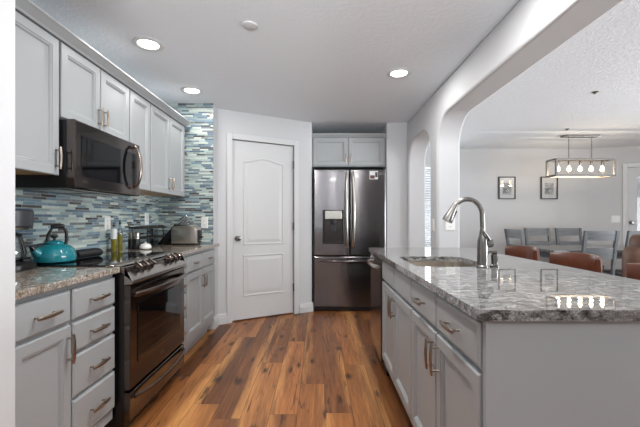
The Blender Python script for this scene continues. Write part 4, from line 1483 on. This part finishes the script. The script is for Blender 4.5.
obj('dish_lid', lathe(B(), [(0.046, CT + 0.0225), (0.040, CT + 0.040), (0.016, CT + 0.050), (0.006, CT + 0.052), (0.009, CT + 0.060), (0.002, CT + 0.064)], (-1.45, 2.925, 0), 24), M['porcelain'], r)

# corner shelf
r = thing('corner_shelf', 'black two tier wire shelf standing in the counter corner', 'shelf', (-1.60, 3.32, CT))
for zz in (1.078, 0.985):
    rings = []
    pts = rrect(-1.688, -1.52, 3.10, 3.54, (0.08, 0.08, 0.015, 0.015), 6)
    obj('shelf_tray', loft(B(), [[(x, y, zz) for x, y in pts], [(x, y, zz + 0.016) for x, y in pts]]), M['black_matte'], r, smooth=False)
bm = B()
for x, y in ((-1.672, 3.13), (-1.672, 3.51), (-1.55, 3.16), (-1.55, 3.48)):
    tube(bm, [(x, y, CT), (x, y, 0.9845)], 0.005, 8)
    tube(bm, [(x, y, 1.0012), (x, y, 1.0775)], 0.005, 8)
obj('post', bm, M['black_matte'], r)

# knife block leaning behind the toaster
r = thing('knife_block', 'dark slanted knife block behind the toaster with steel handled knives', 'knife block', (-1.55, 3.63, CT))
ax = Vector((0.66, 0, 0.75)).normalized()
nx_ = Vector((-0.75, 0, 0.66)).normalized()
prof = [(-1.655, CT), (-1.50, CT), (-1.385, CT + 0.130), (-1.475, CT + 0.205)]
obj('block', prism(B(), [(x, 3.58, z) for x, z in prof], (0, 0.10, 0)), M['black_matte'], r, bevel=0.004, smooth=False)
for i in range(4):
    for j in range(2):
        p = Vector((-1.43, 3.605 + 0.048 * j, CT + 0.1675)) + nx_ * (0.024 * (i - 1.5))
        hl = 0.060 - 0.006 * (3 - i)
        obj('knife_handle', obox(B(), p + ax * (hl + 0.006), (ax, UY, nx_), (hl, 0.010, 0.0068)), M['knife_steel'], r, bevel=0.003)

# toaster
r = thing('toaster', 'brushed steel two slot toaster at the end of the counter', 'toaster', (-1.315, 3.50, CT))
tx0, tx1, ty0, ty1 = -1.448, -1.192, 3.415, 3.565
rings = []
for y, g in ((ty0, 0.014), (ty0 + 0.006, 0.004), (ty0 + 0.018, 0.0), (ty1 - 0.018, 0.0), (ty1 - 0.006, 0.004), (ty1, 0.014)):
    rings.append([(x, y, z) for x, z in rrect(tx0 + g, tx1 - g, CT + 0.012 + g * 0.3, CT + 0.185 - g, (0.010, 0.050, 0.050, 0.010), 8)])
obj('toaster_shell', loft(B(), rings), M['sink'], r)
obj('toaster_base', box(B(), tx0 + 0.012, tx1 - 0.012, ty0 + 0.010, ty1 - 0.010, CT, CT + 0.0115), M['black'], r, smooth=False)
bm = B()
for y in (3.463, 3.517):
    box(bm, tx0 + 0.04, tx1 - 0.04, y - 0.014, y + 0.014, CT + 0.1840, CT + 0.1862)
obj('bread_slot', bm, M['black'], r, smooth=False)
obj('end_panel', box(B(), tx1 + 0.0005, tx1 + 0.012, ty0 + 0.035, ty1 - 0.035, CT + 0.02, CT + 0.145), M['black'], r, bevel=0.004, smooth=False)
obj('lever', obox(B(), (tx1 + 0.024, 3.49, CT + 0.075), (PX, UY, Z), (0.012, 0.020, 0.008)), M['black'], r, bevel=0.003)
obj('dial', lathe(B(), [(0.014, 0.0), (0.014, 0.008), (0.010, 0.012)], (tx1 + 0.0125, 3.49, CT + 0.035), 14, axes=((0, 1, 0), (0, 0, 1), (1, 0, 0))), M['steel'], r)
